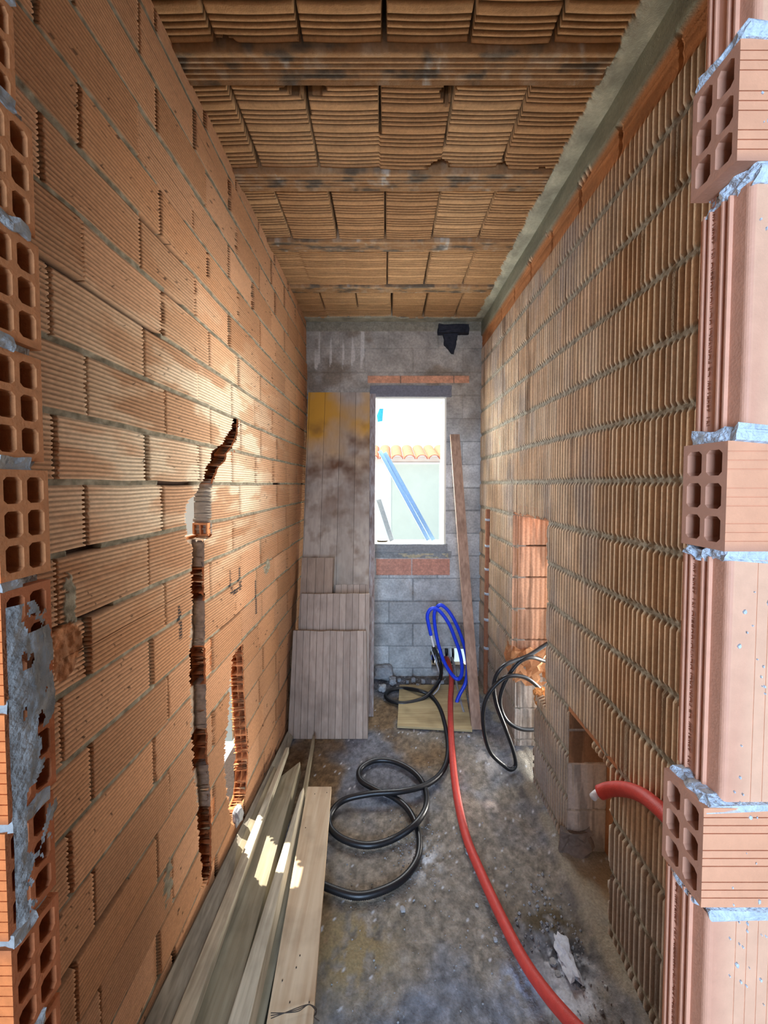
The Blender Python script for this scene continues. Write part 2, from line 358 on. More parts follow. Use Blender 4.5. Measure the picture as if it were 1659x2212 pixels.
# tiny chips beside the diagonal, skylight painted in as near-white
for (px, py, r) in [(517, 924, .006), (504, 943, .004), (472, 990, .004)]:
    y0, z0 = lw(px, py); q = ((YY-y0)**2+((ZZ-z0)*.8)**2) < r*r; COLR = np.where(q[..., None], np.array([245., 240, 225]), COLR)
warp = .006*(fbm(YY*1.3, np.round(ZZ/CH)*3.1, 77, 2)-.5)+.0035*(vn(YY*9, np.round(ZZ/CH)*5, 78)-.5)
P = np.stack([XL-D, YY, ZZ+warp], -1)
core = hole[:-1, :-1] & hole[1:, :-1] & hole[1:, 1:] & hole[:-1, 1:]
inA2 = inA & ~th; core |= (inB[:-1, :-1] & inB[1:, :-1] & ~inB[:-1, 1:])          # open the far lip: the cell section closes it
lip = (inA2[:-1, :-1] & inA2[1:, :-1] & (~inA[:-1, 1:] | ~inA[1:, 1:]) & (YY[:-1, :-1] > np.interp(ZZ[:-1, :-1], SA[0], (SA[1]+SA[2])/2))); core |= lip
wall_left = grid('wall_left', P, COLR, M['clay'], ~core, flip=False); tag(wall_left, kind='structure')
# outer skin of the wall, pierced only by the two real holes
kk = (~hole)[::4, ::4]; core2 = kk[:-1, :-1] & kk[1:, :-1] & kk[1:, 1:] & kk[:-1, 1:]
Yb_ = np.where(hole, YY, YY)[::4, ::4]
grid('outer_skin', np.stack([np.full_like(Yb_, XL-.0595), Yb_, ZZ[::4, ::4]], -1), np.array([190., 130, 92]), M['clay'], keep=core2, parent=wall_left)
# honeycomb section on the far side of the slot
sz = np.arange(lw(516, 1770)[1], lw(516, 1400)[1], .0025); ss = np.linspace(0, .056, 24)
SZ, SS = np.meshgrid(sz, ss, indexing='ij')
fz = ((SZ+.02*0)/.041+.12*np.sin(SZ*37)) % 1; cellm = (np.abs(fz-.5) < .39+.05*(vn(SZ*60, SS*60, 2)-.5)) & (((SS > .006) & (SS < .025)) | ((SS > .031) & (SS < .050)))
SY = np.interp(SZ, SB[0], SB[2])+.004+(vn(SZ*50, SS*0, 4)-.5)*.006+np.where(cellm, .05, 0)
SCc = np.where(cellm[..., None], np.array([134., 74, 44]), np.array([214., 142, 92])*(.85+.3*fbm(SZ*60, SS*60, 4))[..., None])  # cell interiors in a darker clay, recess shade put into the colour
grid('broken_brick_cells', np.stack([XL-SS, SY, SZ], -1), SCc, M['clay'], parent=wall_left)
# the same along the far side of the main chase
sz = np.arange(SA[0][0], SA[0][-1], .003); ss = np.linspace(-.002, .046, 22); SZ, SS = np.meshgrid(sz, ss, indexing='ij')
fz = (SZ/.036+.14*np.sin(SZ*31)) % 1; isg = np.zeros_like(SZ, bool)
for (a, b_) in [(1045, 1140), (1168, 1230), (1305, 1405), (1495, 1598), (1685, 1788)]: isg |= (SZ < zz_(a)) & (SZ > zz_(b_))
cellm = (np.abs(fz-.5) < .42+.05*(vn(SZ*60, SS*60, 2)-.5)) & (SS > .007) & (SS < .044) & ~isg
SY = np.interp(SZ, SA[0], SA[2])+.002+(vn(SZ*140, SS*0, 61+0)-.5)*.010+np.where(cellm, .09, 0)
SCc = np.where(cellm[..., None], np.array([120., 70, 46]), np.where(isg[..., None], np.array([168., 152, 136]), np.array([190., 124, 80]))*(.8+.4*fbm(SZ*60, SS*60, 4))[..., None])  # clay inside the cells darkened to add painted shade
kp = ~((SZ < zh1+.03) & (SZ > zh0))
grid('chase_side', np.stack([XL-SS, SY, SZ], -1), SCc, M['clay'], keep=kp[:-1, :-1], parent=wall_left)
# brick lip with two cells at the foot of the hole, grey plaster piece above it
m = MB().color((206, 138, 92))
yh1 -= .012
for (a, b) in [((XL-.058, yh1-.005, zh0-.004), (XL-.004, yh1+.04, zh0+.001)), ((XL-.058, yh1-.005, zh0+.034), (XL-.006, yh1+.06, zh0+.04)), ((XL-.058, yh1-.005, zh0), (XL-.052, yh1+.06, zh0+.036)), ((XL-.034, yh1-.005, zh0), (XL-.029, yh1+.06, zh0+.036)), ((XL-.011, yh1-.005, zh0), (XL-.006, yh1+.06, zh0+.036))]: m.box(a, b)
m.build('brick_lip', M['clay'], wall_left, sub=1, noise=.0012, nf=60)

# ---------------- wall_right : upright ribbed blocks ----------------
XR = .749; RH = .186; RB = .008
zl = []
for k in range(-9, 8):
    zb = RB+k*RH; zl += [zb-.006, zb-.003, zb, zb+.003, zb+.006]+list(np.linspace(zb+.006, zb+RH-.006, 15)[1:-1])
Z = np.array(sorted(zl)); Z = Z[(Z > FZ-.03) & (Z < CZ+.03)]
Y = []; G = []; y = .44; i = 0
pr = np.random.RandomState(3)
while y < 2.96:
    p = .0195+.007*pr.rand()**2; rd = .34+.26*pr.rand()
    for t, g in ((0, 0), (rd*.5*p, 0), (rd*p, 0), (rd*p+.0022, 1), (rd*p+(p-rd*p)*.5, 1), (p-.0022, 1)): Y.append(y+t); G.append(g)
    y += p
Y = np.array(Y); G = np.array(G)
ZZ, YY = np.meshgrid(Z, Y, indexing='ij'); GG = np.broadcast_to(G[None, :], ZZ.shape)
KK = np.floor((ZZ-RB)/RH+.0001).astype(int); zf = (ZZ-RB)-KK*RH; dm = np.minimum(np.abs(zf), np.abs(RH-zf))
mort = dm < .0062
bi = np.floor((YY+np.where(KK % 2 == 0, 0, .125)+.03*hsh(KK, KK, 5))/.25).astype(int)
fr = ((YY+np.where(KK % 2 == 0, 0, .125)+.03*hsh(KK, KK, 5))/.25) % 1
rnd = hsh(bi, KK, 8); rnd2 = .3+.4*hsh(bi, KK, 9)
D = np.where(GG == 1, .014, 0)+(rnd-.5)*.005+.004*(rnd2-.5)*(fr-.5)
D = np.where((np.minimum(fr, 1-fr) < .006), .02, D)
D = np.where(mort, .0055+.010*(fbm(YY*35, ZZ*50, 81)-.4), D)
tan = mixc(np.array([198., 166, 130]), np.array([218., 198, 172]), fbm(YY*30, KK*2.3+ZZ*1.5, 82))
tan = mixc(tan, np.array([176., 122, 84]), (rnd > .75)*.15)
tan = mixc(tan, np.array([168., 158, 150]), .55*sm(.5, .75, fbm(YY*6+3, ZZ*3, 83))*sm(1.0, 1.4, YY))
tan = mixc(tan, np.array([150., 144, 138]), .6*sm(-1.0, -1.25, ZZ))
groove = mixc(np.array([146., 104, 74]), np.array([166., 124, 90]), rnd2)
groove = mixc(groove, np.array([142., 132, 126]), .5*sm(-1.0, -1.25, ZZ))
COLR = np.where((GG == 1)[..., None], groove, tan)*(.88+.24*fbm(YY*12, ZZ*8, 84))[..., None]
mc = mixc(np.array([122., 114, 96]), np.array([176., 170, 154]), fbm(YY*70, ZZ*90, 85))
COLR = np.where(mort[..., None], mc, COLR)
# soot and damp streaks running down
stk = sm(.62, .8, fbm(YY*22, ZZ*1.6, 86))*sm(.15, .5, ZZ); COLR = mixc(COLR, np.array([92., 66, 46]), .45*stk)
# top courses: cut bricks laid flat, then the concrete beam
topb = (ZZ > 1.055) & (ZZ < 1.15); D = np.where(topb, .004+.003*(((ZZ*110) % 1) > .5)+.004*fbm(YY*8, ZZ*30, 6)+np.where((YY*4.1 % 1) < .05, .012, 0), D)
COLR = np.where(topb[..., None], np.array([178., 120, 76])*(.75+.45*fbm(YY*10, ZZ*40, 87))[..., None], COLR)
beam = ZZ > 1.15+.012*(vn(YY*9, ZZ*0, 88)-.5); D = np.where(beam, -.006+.004*fbm(YY*10, ZZ*10, 3), D)
COLR = np.where(beam[..., None], np.array([134., 134, 114])*(.8+.35*fbm(YY*9, ZZ*25, 89))[..., None], COLR)
# openings
Yn = lambda px: XR*F/(px-832)
jg = (vn(YY*0, ZZ*60, 91)-.5)*.02
o1 = (YY > Yn(1184)+jg) & (YY < 2.155+0*jg) & (ZZ < -.172+.02*(vn(YY*50, ZZ*0, 92)-.5)) & (ZZ > -.99)
o2 = (YY > np.where(ZZ > -1.05, Yn(1184), Yn(1160))+jg) & (YY < 2.09) & (ZZ <= -.99)
o2t = (YY >= 2.09-.0) & (YY < 2.155) & (ZZ <= -.99) & (ZZ > -1.06+.04*(vn(YY*60, ZZ*0, 93)-.5))
o3 = (YY > Yn(1332)+jg) & (YY < Yn(1238)) & (ZZ < -.93-.03*(YY < Yn(1290)))
hole = o1 | o2 | o2t | o3
core = hole[:-1, :-1] & hole[1:, :-1] & hole[1:, 1:] & hole[:-1, 1:]
D = np.where(hole, .03, D)
off = (np.where(KK % 2 == 0, .5, 0)+.4*hsh(KK, KK, 7))*.008
warp = .008*(fbm(YY*1.2, np.round((ZZ-RB)/RH)*3.1, 94, 2)-.5)+.003*(vn(YY*12, np.round((ZZ-RB)/RH)*5, 95)-.5)
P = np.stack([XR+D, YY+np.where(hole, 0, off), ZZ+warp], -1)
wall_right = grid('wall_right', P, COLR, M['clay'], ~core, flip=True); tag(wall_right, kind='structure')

def jamb_grid(name, x0, x1, y, z0, z1, ch, base, c1, parent=wall_right, lines=.03, slots=True, mat='clay', mortc=(150, 140, 128), mh=.005, holes=False):
    xs = np.linspace(x0, x1, 60); zs = np.arange(z0, z1+.002, .003)
    A, B = np.meshgrid(zs, xs, indexing='ij'); zf = (A-base) % ch; mo = np.minimum(zf, ch-zf) < mh
    d = np.where(mo, .006, .003*(np.sin(B*2*math.pi/lines) > .3))+.002*fbm(B*20, A*20, 7)
    c = mixc(np.array(c1, float), np.array(c1, float)*.8, sm(.45, .6, fbm(B*30, A*4, 8)))
    c = np.where(mo[..., None], np.array(mortc, float)*(.8+.4*fbm(B*60, A*60, 9))[..., None], c)
    if slots:
        s = mo & (B > x0+.08); d = np.where(s, .05, d); c = np.where(s[..., None], np.array([70., 44, 32]), c)
    return grid(name, np.stack([B, y+d, A], -1), c, M[mat], parent=parent, flip=True)
jamb_grid('opening_jamb', XR-.002, .99, 2.155, -.985, -.165, RH, RB, (206, 158, 126))
jamb_grid('opening_jamb', XR-.002, .99, 2.09, FZ, -1.05, RH, RB, (190, 178, 164), slots=False)
j3 = jamb_grid('recess_jamb', XR-.002, .93, Yn(1240), -1.135, -.925, .5, 0, (140, 104, 76), slots=False, lines=.2)
j4 = jamb_grid('recess_jamb', XR-.002, .93, Yn(1240)+.004, FZ, -1.135, .20, -.94, (182, 172, 164), slots=False, lines=.05)
m = MB().color((176, 120, 84))      # soffit and far backing of the openings
m.box((XR+.004, Yn(1184)-.02, -.175), (.97, 2.16, -.12)); m.box((XR+.004, Yn(1332)-.03, -.93), (.92, Yn(1238)+.01, -.9))
m.box((XR+.03, 2.215, -.99), (.985, 2.3, -.165)); m.box((XR+.03, 2.155, FZ), (.985, 2.3, -1.05))
m.build('opening_soffit', M['clay'], wall_right, sub=2, noise=.003, nf=40)
m = MB().color((186, 132, 92)); m.box((.905, 1.17, FZ), (.935, 1.50, -.90)); m.build('recess_back', M['clay'], wall_right, sub=2, noise=.003)
# near cheek of the lower opening and broken, crumbly brick tops
m = MB().color((214, 150, 92)); m.box((XR+.002, Yn(1160)-.03, -1.10), (.80, Yn(1160)+.01, -1.03)); m.build('broken_brick_edge', M['clay'], wall_right, sub=4, noise=.012, nf=70)
m = MB().color((196, 142, 100)); m.box((XR-.004, 2.08, -1.14), (.93, 2.22, -.975)); m.build('broken_brick_edge', M['clay'], wall_right, sub=5, noise=.026, nf=45)
m = MB().color((120, 110, 104)); m.box((XR-.01, Yn(1240)-.01, FZ), (.86, Yn(1240)+.03, -1.42)); m.build('crumbled_mortar', M['cement'], wall_right, sub=5, noise=.024, nf=45)

# ---------------- ceiling : hollow clay floor blocks between joists ----------------
JO = [(.70, .80), (1.112, 1.212), (1.534, 1.634), (1.958, 2.048), (2.400, 2.480), (2.846, 3.0)]
Y = []; R = []; G = []
for r in range(len(JO)):
    a, b = JO[r]
    for t in np.linspace(a, b, 15): pass
    n = 5
    Y += [a, a+.004]; R += [-1, -1]; G += [2, 0]
    for i in range(n):
        t = a+.012+i*(b-a-.024)/n; Y += [t, t+.008, t+.011, t+.013]; R += [-1]*4; G += [0, 0, 1, 1]
    Y += [b-.004, b]; R += [-1, -1]; G += [0, 2]
    if r < len(JO)-1:
        c, d = b+.0015, JO[r+1][0]-.0015; n = 20; p = (d-c)/n
        for i in range(n):
            t = c+i*p; wide = (i % 5 == 4)
            Y += [t, t+p*.5, t+p*.64, t+p*(.86 if not wide else .95)]; R += [r]*4; G += [0, 0, 0 if wide else 1, 0 if wide else 1]
        Y[-1] = d-.001
Y = np.array(Y); o = np.argsort(Y, kind='stable'); Y = Y[o]; R = np.array(R)[o]; G = np.array(G)[o]
X = np.arange(-.66, .80, .006)
YY, XX = np.meshgrid(Y, X, indexing='ij'); RR = np.broadcast_to(R[:, None], YY.shape); GG = np.broadcast_to(G[:, None], YY.shape)
bw = .2405; ofs = np.array([0, -.020, 0.000, .012, .028, .045, 0])[RR]+.0
skew = (hsh(RR, RR, 2)-.5)*.03
xf = (XX-ofs-skew*(YY-1.4))/bw; bi = np.floor(xf).astype(int); fr = (xf-bi)*bw; dj = np.minimum(fr, bw-fr)
rnd = hsh(bi, RR, 14); rnd2 = hsh(bi, RR, 15)
ya = np.array([b for a, b in JO]+[0])[RR]; ybn = np.array([JO[min(i+1, 5)][0] for i in range(6)]+[1])[RR]
t = np.clip((YY-ya)/np.maximum(ybn-ya, .01), 0, 1)
blk = RR >= 0
# up = away from the room (positive z)
U = np.where(blk, .004+.010*(rnd-.5)+.006*np.cos((fr/bw-.5)*math.pi)*-1*.6+.004*np.sin(t*math.pi)*rnd2+.0042*(GG == 1), np.where(GG == 1, .002, -.010))
U = np.where((~blk) & (GG == 2), .0, U); U = np.where(blk & ((t < .02) | (t > .985)), U+.03, U)
gw = np.where(hsh(bi, RR, 16) > .78, .0065, .0018)
U = np.where(blk & (dj < gw), .09, U)
cz = mixc(np.array([178., 134, 90]), np.array([196., 154, 108]), rnd)*(.86+.2*fbm(XX*14, YY*60, 101))[..., None]
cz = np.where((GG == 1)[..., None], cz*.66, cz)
jc = mixc(np.array([158., 116, 76]), np.array([186., 150, 110]), fbm(XX*18, YY*50, 102))
jj_ = np.abs(((XX+.115+RR*0+np.round(YY*2.35)*.13)/.43) % 1-.5) < .06
jc = mixc(jc*.97, np.array([200., 196, 184]), .8*(sm(.5, .75, fbm(XX*30, YY*30, 103))*np.where(jj_, 1, .35)))
jc = mixc(jc, np.array([84., 80, 72]), .7*sm(.52, .72, fbm(XX*12, YY*40, 105)))
COLR = np.where(blk[..., None], cz, jc); COLR = np.where((blk & (dj < gw))[..., None], np.array([66., 46, 34]), COLR)
def cpt(px, py): p = atz(px, py, CZ); return p[0], p[1]
for (px, py, rx, ry) in [(655, 196, .050, .020), (968, 198, .018, .03), (948, 360, .035, .018), (1086, 362, .016, .02), (490, 95, .02, .01), (1172, 366, .03, .008)]:
    x0, y0 = cpt(px, py); q = (np.abs(XX-x0)/rx/1.5+np.abs(YY-y0)/ry/1.5+(vn(XX*60, YY*60, 4)-.5)*.5 < 1) & blk
    U = np.where(q, .10, U); COLR = np.where(q[..., None], np.array([60., 44, 34]), COLR)
# cement run along the right edge and the far end
e1 = .672+.02*(fbm(YY*14, YY*0, 110, 4)-.5)*2+.012*(YY-1)*.8; c1_ = XX > e1
e2 = 2.846+.03*(fbm(XX*10, XX*0, 111)-.5); c2_ = (YY > e2)
cem = np.array([166., 162, 140])*(.78+.4*fbm(XX*16, YY*16, 112))[..., None]
U = np.where(c1_, -.016+.008*fbm(XX*12, YY*12, 113)+.012*np.clip((e1+.02-XX)/.02, 0, 1), U); U = np.where(c2_, -.012+.01*fbm(XX*20, YY*20, 5), U)
COLR = np.where((c1_ | c2_)[..., None], cem, COLR)
ceiling = grid('ceiling', np.stack([XX, YY, CZ+U], -1), COLR, M['clay']); tag(ceiling, kind='structure')
m = MB().color((120, 110, 100)); m.box((-1.0, -1.7, CZ+.12), (1.3, 3.95, CZ+.3)); m.box((-1.7, -1.7, CZ), (1.7, .72, CZ+.12)); m.build('slab', M['cement'], ceiling)  # slab carried past the back wall: added overhang that keeps sun out

# ---------------- wall_back : concrete blocks, window and pipe hole ----------------
YB = 2.92
xs = np.arange(-.66, .80, .0065); zs = np.arange(FZ-.02, CZ+.03, .0062)
ZZ, XX = np.meshgrid(zs, xs, indexing='ij')
bp = lambda px, py: aty(px, py, YB)
BH = .181; bz = bp(840, 1299)[2]; KK = np.floor((ZZ-bz)/BH).astype(int); zf = (ZZ-bz)-KK*BH
oz = np.where(KK % 2 == 0, bp(892, 1370)[0], bp(840, 1320)[0]); bi = np.floor((XX-oz)/.385).astype(int); xf = (XX-oz)-bi*.385
rnd = hsh(bi, KK, 21); jm = (np.minimum(zf, BH-zf) < .0045) | (np.minimum(xf, .385-xf) < .0045)
rough = fbm(XX*14, ZZ*14, 120)
D = (rnd-.5)*.008+np.where(jm, .006, 0)+.006*fbm(XX*40, ZZ*40, 121)
COLR = mixc(np.array([176., 178, 176]), np.array([200., 202, 200]), rnd)*(.85+.3*rough)[..., None]
COLR = np.where(jm[..., None], COLR*.78, COLR)
hi_ = sm(.3, .75, ZZ); COLR = mixc(COLR, np.array([152., 138, 120])*(.8+.4*rough)[..., None], .75*hi_)
COLR = mixc(COLR, np.array([104., 84, 64]), .5*sm(.5, .7, fbm(XX*5+2, ZZ*5, 122))*sm(.2, .9, ZZ))
drip = (sm(.68, .8, vn(XX*55, ZZ*2.2, 123)))*(ZZ > bp(700, 800)[2]+.12*vn(XX*40, XX*0, 5))*((XX < -.15))
COLR = mixc(COLR, np.array([212., 204, 192]), .7*drip)
COLR = mixc(COLR, np.array([120., 92, 66]), .6*sm(.55, .75, fbm(XX*9+7, ZZ*4, 128))*np.exp(-((XX-.25)/.12)**2-((ZZ+.78)/.1)**2))
def rect(x0, y0, x1, y1):
    a = bp(x0, y0); b = bp(x1, y1); return (XX > a[0]) & (XX < b[0]) & (ZZ < a[2]) & (ZZ > b[2])
def paint(q, c, d=None, n=.25):
    global COLR, D
    COLR = np.where(q[..., None], np.array(c, float)*(1-n/2+n*fbm(XX*40, ZZ*40, 124))[..., None], COLR)
    if d is not None: D = np.where(q, d+.003*fbm(XX*60, ZZ*60, 125), D)
paint(rect(795, 811, 1014, 828), (206, 146, 112), -.002)
paint(rect(864, 811, 866, 828) | rect(980, 811, 982, 828), (120, 100, 84), .006)
paint(rect(660, 684, 1045, 716), (142, 132, 112), -.004)
for (a, b) in ((812, 888), (890, 972)):
    q = rect(a, 1207, b, 1243); paint(q, (208, 152, 130), -.002, .12); D = np.where(q & (((ZZ*95) % 1) < .3), .003, D)
paint(rect(780, 1190, 975, 1206), (150, 152, 150), .0)
q = rect(860, 1196, 968, 1206) & (fbm(XX*20, ZZ*50, 9) > .5); paint(q, (190, 180, 150), -.003)
a = bp(-1, 858)[2]; b = bp(-1, 1176)[2]; WX0 = bp(808, 1000)[0]; WX1 = bp(963, 1000)[0]
win = (XX > WX0) & (XX < WX1) & (ZZ < a) & (ZZ > b)
hq = bp(928, 1400); hr = bp(1018, 1482); ph_ = (XX > hq[0]+.03*vn(ZZ*30, ZZ*0, 3)) & (XX < hr[0]) & (ZZ < hq[2]-.02*vn(XX*20, XX*0, 3)) & (ZZ > -1.50)
D = np.where(ph_, .10, D); COLR = np.where(ph_[..., None], np.array([120., 104, 90]), COLR)
hl = win | ph_; core = hl[:-1, :-1] & hl[1:, :-1] & hl[1:, 1:] & hl[:-1, 1:]
wall_back = grid('wall_back', np.stack([XX, YB+D, ZZ], -1), COLR, M['cement'], ~core, flip=True); tag(wall_back, kind='structure')
# outer leaf (behind) so the wall has thickness, in four pieces round the two openings
m = MB().color((150, 146, 138)); y0, y1 = YB+.10, YB+.20
m.box((-.7, y0, FZ), (WX0-.02, y1, CZ)); m.box((WX1+.02, y0, FZ), (.85, y1, CZ)) if False else None
m.box((WX1+.02, y0, hq[2]+.01), (1.2, y1, CZ)); m.box((hr[0], y0, FZ), (1.2, y1, hq[2]+.01)); m.box((WX0-.02, y0, FZ), (hq[0], y1, b-.02)); m.box((hq[0], y0, hq[2]+.01), (WX1+.02, y1, b-.02)); m.box((WX0-.02, y0, a+.02), (WX1+.02, y1, CZ))
m.build('outer_leaf', M['cement'], wall_back)
# lintel, sill, window reveal
m = MB().color((120, 118, 122)); p = bp(799, 833); q = bp(975, 858); m.box((p[0], YB-.012, q[2]), (q[0], YB+.2, p[2])); 
tr = m.build('trim_1', M['cement'], sub=3, noise=.002, nf=60, bevel=.004); tag(tr, kind='structure')
m = MB().color((150, 152, 152)); p = bp(806, 1175); q = bp(966, 1191); m.box((p[0], YB-.016, q[2]), (q[0], YB+.24, p[2]))
sill = m.build('trim_2', M['cement'], sub=4, noise=.003, nf=80); tag(sill, kind='structure')
win_ = empty('window_1', (0.19, YB, EYE+b)); tag(win_, kind='structure')
m = MB(); t_ = .013
for (A, B) in [((WX0-.01, YB-.002, a-t_), (WX1+.002, YB+.21, a)), ((WX1-t_, YB-.002, b), (WX1+.002, YB+.21, a)), ((WX0-.01, YB+.02, b), (WX0+.004, YB+.21, a)), ((WX0, YB+.0, b), (WX1, YB+.2, b+.006))]: m.box(A, B)
m.build('window_reveal', M['render'], win_, sub=2, noise=.0015, nf=50)

# ---------------- floor ----------------
xs = np.arange(-.66, 1.0, .008); ys = np.r_[np.arange(.5, 1.6, .008), np.arange(1.6, 3.0, .012)]
YY, XX = np.meshgrid(ys, xs, indexing='ij')
n1 = fbm(XX*7, YY*7, 130); n2 = fbm(XX*40, YY*40, 131); n3 = fbm(XX*2.2+5, YY*2.2, 132)
H = .006*(n1-.5)+.006*(n2-.5)
fil = sm(.66, .75, XX+.02*(n1-.5)); H = H+.03*fil*(YY < 2.3)
COLR = mixc(np.array([136., 128, 116]), np.array([124., 103, 78]), sm(.48, .62, n3))
COLR = mixc(COLR, np.array([114., 120, 132]), .85*sm(.45, .65, fbm(XX*3+9, YY*3, 133)))
COLR = COLR*(.62+.66*fbm(XX*60, YY*60, 136))[..., None]
def fp(px, py): p = atz(px, py, FZ); return p[0], p[1]
for (px, py, rx, ry, c) in [(915, 1855, .06, .07, (196, 198, 200)), (1215, 2090, .08, .05, (200, 206, 216)), (1240, 2150, .07, .05, (205, 211, 220)), (1130, 2120, .06, .05, (150, 158, 176)), (1050, 1640, .06, .1, (165, 160, 156)), (1225, 2060, .08, .05, (64, 64, 68)), (1060, 1740, .03, .03, (184, 170, 160)), (1190, 1990, .10, .04, (90, 80, 62)), (1270, 1950, .07, .12, (98, 92, 88)), (760, 2050, .12, .10, (140, 124, 92)), (1120, 1700, .02, .12, (92, 88, 84))]:
    x0, y0 = fp(px, py); q = np.exp(-((XX-x0)/rx)**2-((YY-y0)/ry)**2)*1.5*sm(.44, .62, fbm(XX*35, YY*35, 134+px % 7)+.08); q = np.clip(q, 0, 1)
    COLR = mixc(COLR, np.array(c, float), q); H = H+.004*q
COLR = mixc(COLR, np.array([160., 150, 130]), .7*sm(.2, .8, fil)*sm(.45, .6, n1+.1))
spk = vn(XX*170, YY*170, 140) > .93; COLR = np.where((spk & (vn(XX*6, YY*6, 141) > .45))[..., None], np.array([190., 192, 196]), COLR)
floor = grid('floor', np.stack([XX, YY, FZ+H-.004], -1), COLR, M['floor']); tag(floor, kind='structure')
m = MB().color((150, 140, 125)); m.box((-2, -1.6, FZ-.2), (2.2, .505, FZ-.004)); m.box((-.9, .5, FZ-.2), (2.2, 3.2, FZ-.02)); m.build('slab', M['floor'], floor)

# ---------------- doorway walls either side of the camera ----------------
def hollow_brick(m, x0, x1, y0, y1, z0, z1, side, c, cols=2, rows=3, depth=.13, front=True):
    """cells open toward +x (side=1) or -x (side=-1); x0 is the open face"""
    wl = .0062 if cols == 2 else .005; xe = x0-side*depth
    m.color(c); cw = (y1-y0-wl*(cols+1))/cols; chh = (z1-z0-wl*1.35*(rows+1))/rows; wz = wl*1.35
    rg = np.random.RandomState(int(abs(z0)*1000) % 9999)
    ys = [y0]; zs = [z0]
    for i in range(cols): ys += [ys[-1]+wl, ys[-1]+wl+cw]
    ys.append(y1)
    for i in range(rows): zs += [zs[-1]+wz, zs[-1]+wz+chh]
    zs.append(z1)
    for i in range(len(ys)-1):
        for j in range(len(zs)-1):
            if i % 2 == 1 and j % 2 == 1:
                a, b, c_, d = ys[i], ys[i+1], zs[j], zs[j+1]; r = .004
                pts = [(a+r, c_), (b-r, c_), (b, c_+r), (b, d-r), (b-r, d), (a+r, d), (a, d-r), (a, c_+r)]
                cor = [(a, c_), (b, c_), (b, d), (a, d)]
                m.color(c)
                for q, (u, v) in enumerate(cor):
                    A = [(x0, u, v)]+[(x0, *pts[(2*q-1) % 8]), (x0, *pts[(2*q) % 8])]
                    m.face(A)
                n = 8
                for q in range(n):
                    u, v = pts[q], pts[(q+1) % n]; m.color(c)
                    m.face([(x0, *u), (x0, *v), (xe, *v), (xe, *u)])
                m.face([(xe, *p) for p in pts])
            else: m.face([(x0, ys[i], zs[j]), (x0, ys[i+1], zs[j]), (x0, ys[i+1], zs[j+1]), (x0, ys[i], zs[j+1])])
    for (A) in ([(x0, y0, z1), (x0, y1, z1), (xe, y1, z1), (xe, y0, z1)], [(x0, y0, z0), (x0, y1, z0), (xe, y1, z0), (xe, y0, z0)], [(x0, y1, z0), (x0, y1, z1), (xe, y1, z1), (xe, y1, z0)]): m.face(A)
def ribbed_front(m, x0, x1, y0, z0, z1, c, ribs, horiz=True, dep=.0016, bd=.0):
    """front face (facing the camera) with thin scored lines"""
    m.color(c); lo, hi = (z0, z1) if horiz else (x0, x1); cuts = sorted(ribs); prev = lo; seg = []
    for t in cuts: seg.append((prev, t, 0)); seg.append((t, t+.0012, dep)); prev = t+.0012
    seg.append((prev, hi, 0)); last = 0
    for (a, b, d) in seg:
        if d != last:
            m.face([(x0, y0+last, a), (x1, y0+last, a), (x1, y0+d, a), (x0, y0+d, a)] if horiz else [(a, y0+last, z0), (a, y0+last, z1), (a, y0+d, z1), (a, y0+d, z0)])
        m.face([(x0, y0+d, a), (x1, y0+d, a), (x1, y0+d, b), (x0, y0+d, b)] if horiz else [(a, y0+d, z0), (b, y0+d, z0), (b, y0+d, z1), (a, y0+d, z1)]); last = d
    if last: pass
# left of the doorway
m = MB(); rl = random.Random(4)
zt = .825
for k in range(16):
    z1 = .826-k*.135; z0 = z1-.124
    if z1 < FZ: break
    dx = rl.uniform(-.004, .004)+(-.010 if k in (2,) else 0)+(.004 if k == 4 else 0)
    if k < 3: dx -= .006
    y0 = .398; y1 = .458 + (.0 if k > 2 else -.004)
    c = (184, 122, 78) if k < 7 else (170, 100, 62)
    hollow_brick(m, -.420+dx, 0, y0, y1, z0, z1, 1, c)
    ribbed_front(m, -.68, -.420+dx, y0, z0, z1, (206, 118, 66), [z0+.012*j+.01 for j in range(9)])
wl2 = m.build('wall_front_left', M['clay']); tag(wl2, kind='structure')
m = MB().color((150, 148, 144))
for k in range(16):
    z1 = .826-k*.135; z0 = z1-.124
    if z0-.011 < FZ: break
    m.box((-.68, .402, z0-.012), (-.430, .452, z0+.001)); m.box((-.47, .400, z0-.013), (-.4195+rl.uniform(-.002, .004), .418+rl.uniform(0, .03), z0+.003))
m.build('mortar_bed', M['cement'], wl2, sub=3, noise=.003, nf=110)
m = MB().color((150, 140, 130)); m.box((-1.6, .46, FZ), (-.66, .50, CZ)); m.box((-1.6, .42, FZ), (-.68, .46, CZ)); m.box((-.6101, .452, FZ), (-.43, .470, CZ)) if False else None
m.build('partition', M['cement'], wl2)
# smeared mortar patch over the lower left jamb
zs = np.linspace(-.50, -.135, 120); ss = np.linspace(0, 1, 30); A, B = np.meshgrid(zs, ss, indexing='ij')
yl = .398+0*A; yr = .452-.012*np.clip((-A-.40)/.1, 0, 1)+.006*(fbm(A*60, A*0, 3)-.5)*2
PY = yl+(yr-yl)*B; dd = .004+.010*fbm(A*22, B*2.2, 151)*np.sin(np.clip(B, .02, .98)*math.pi)**.5
kp = (fbm(A*30, B*2.5, 152) < .60) | (B < .25); kp &= ~((A < -.41) & (B > 1-(-A-.41)*6)); kp &= ~((A > -.17) & (B > .3) & (fbm(A*40, B*4, 5) > .4))
grid('mortar_patch', np.stack([-.418+dd, PY, A], -1), np.array([128., 126, 122])*(.75+.5*fbm(A*40, B*4, 153))[..., None], M['cement'], keep=(kp[:-1, :-1] & kp[1:, 1:]), parent=wl2, flip=False)

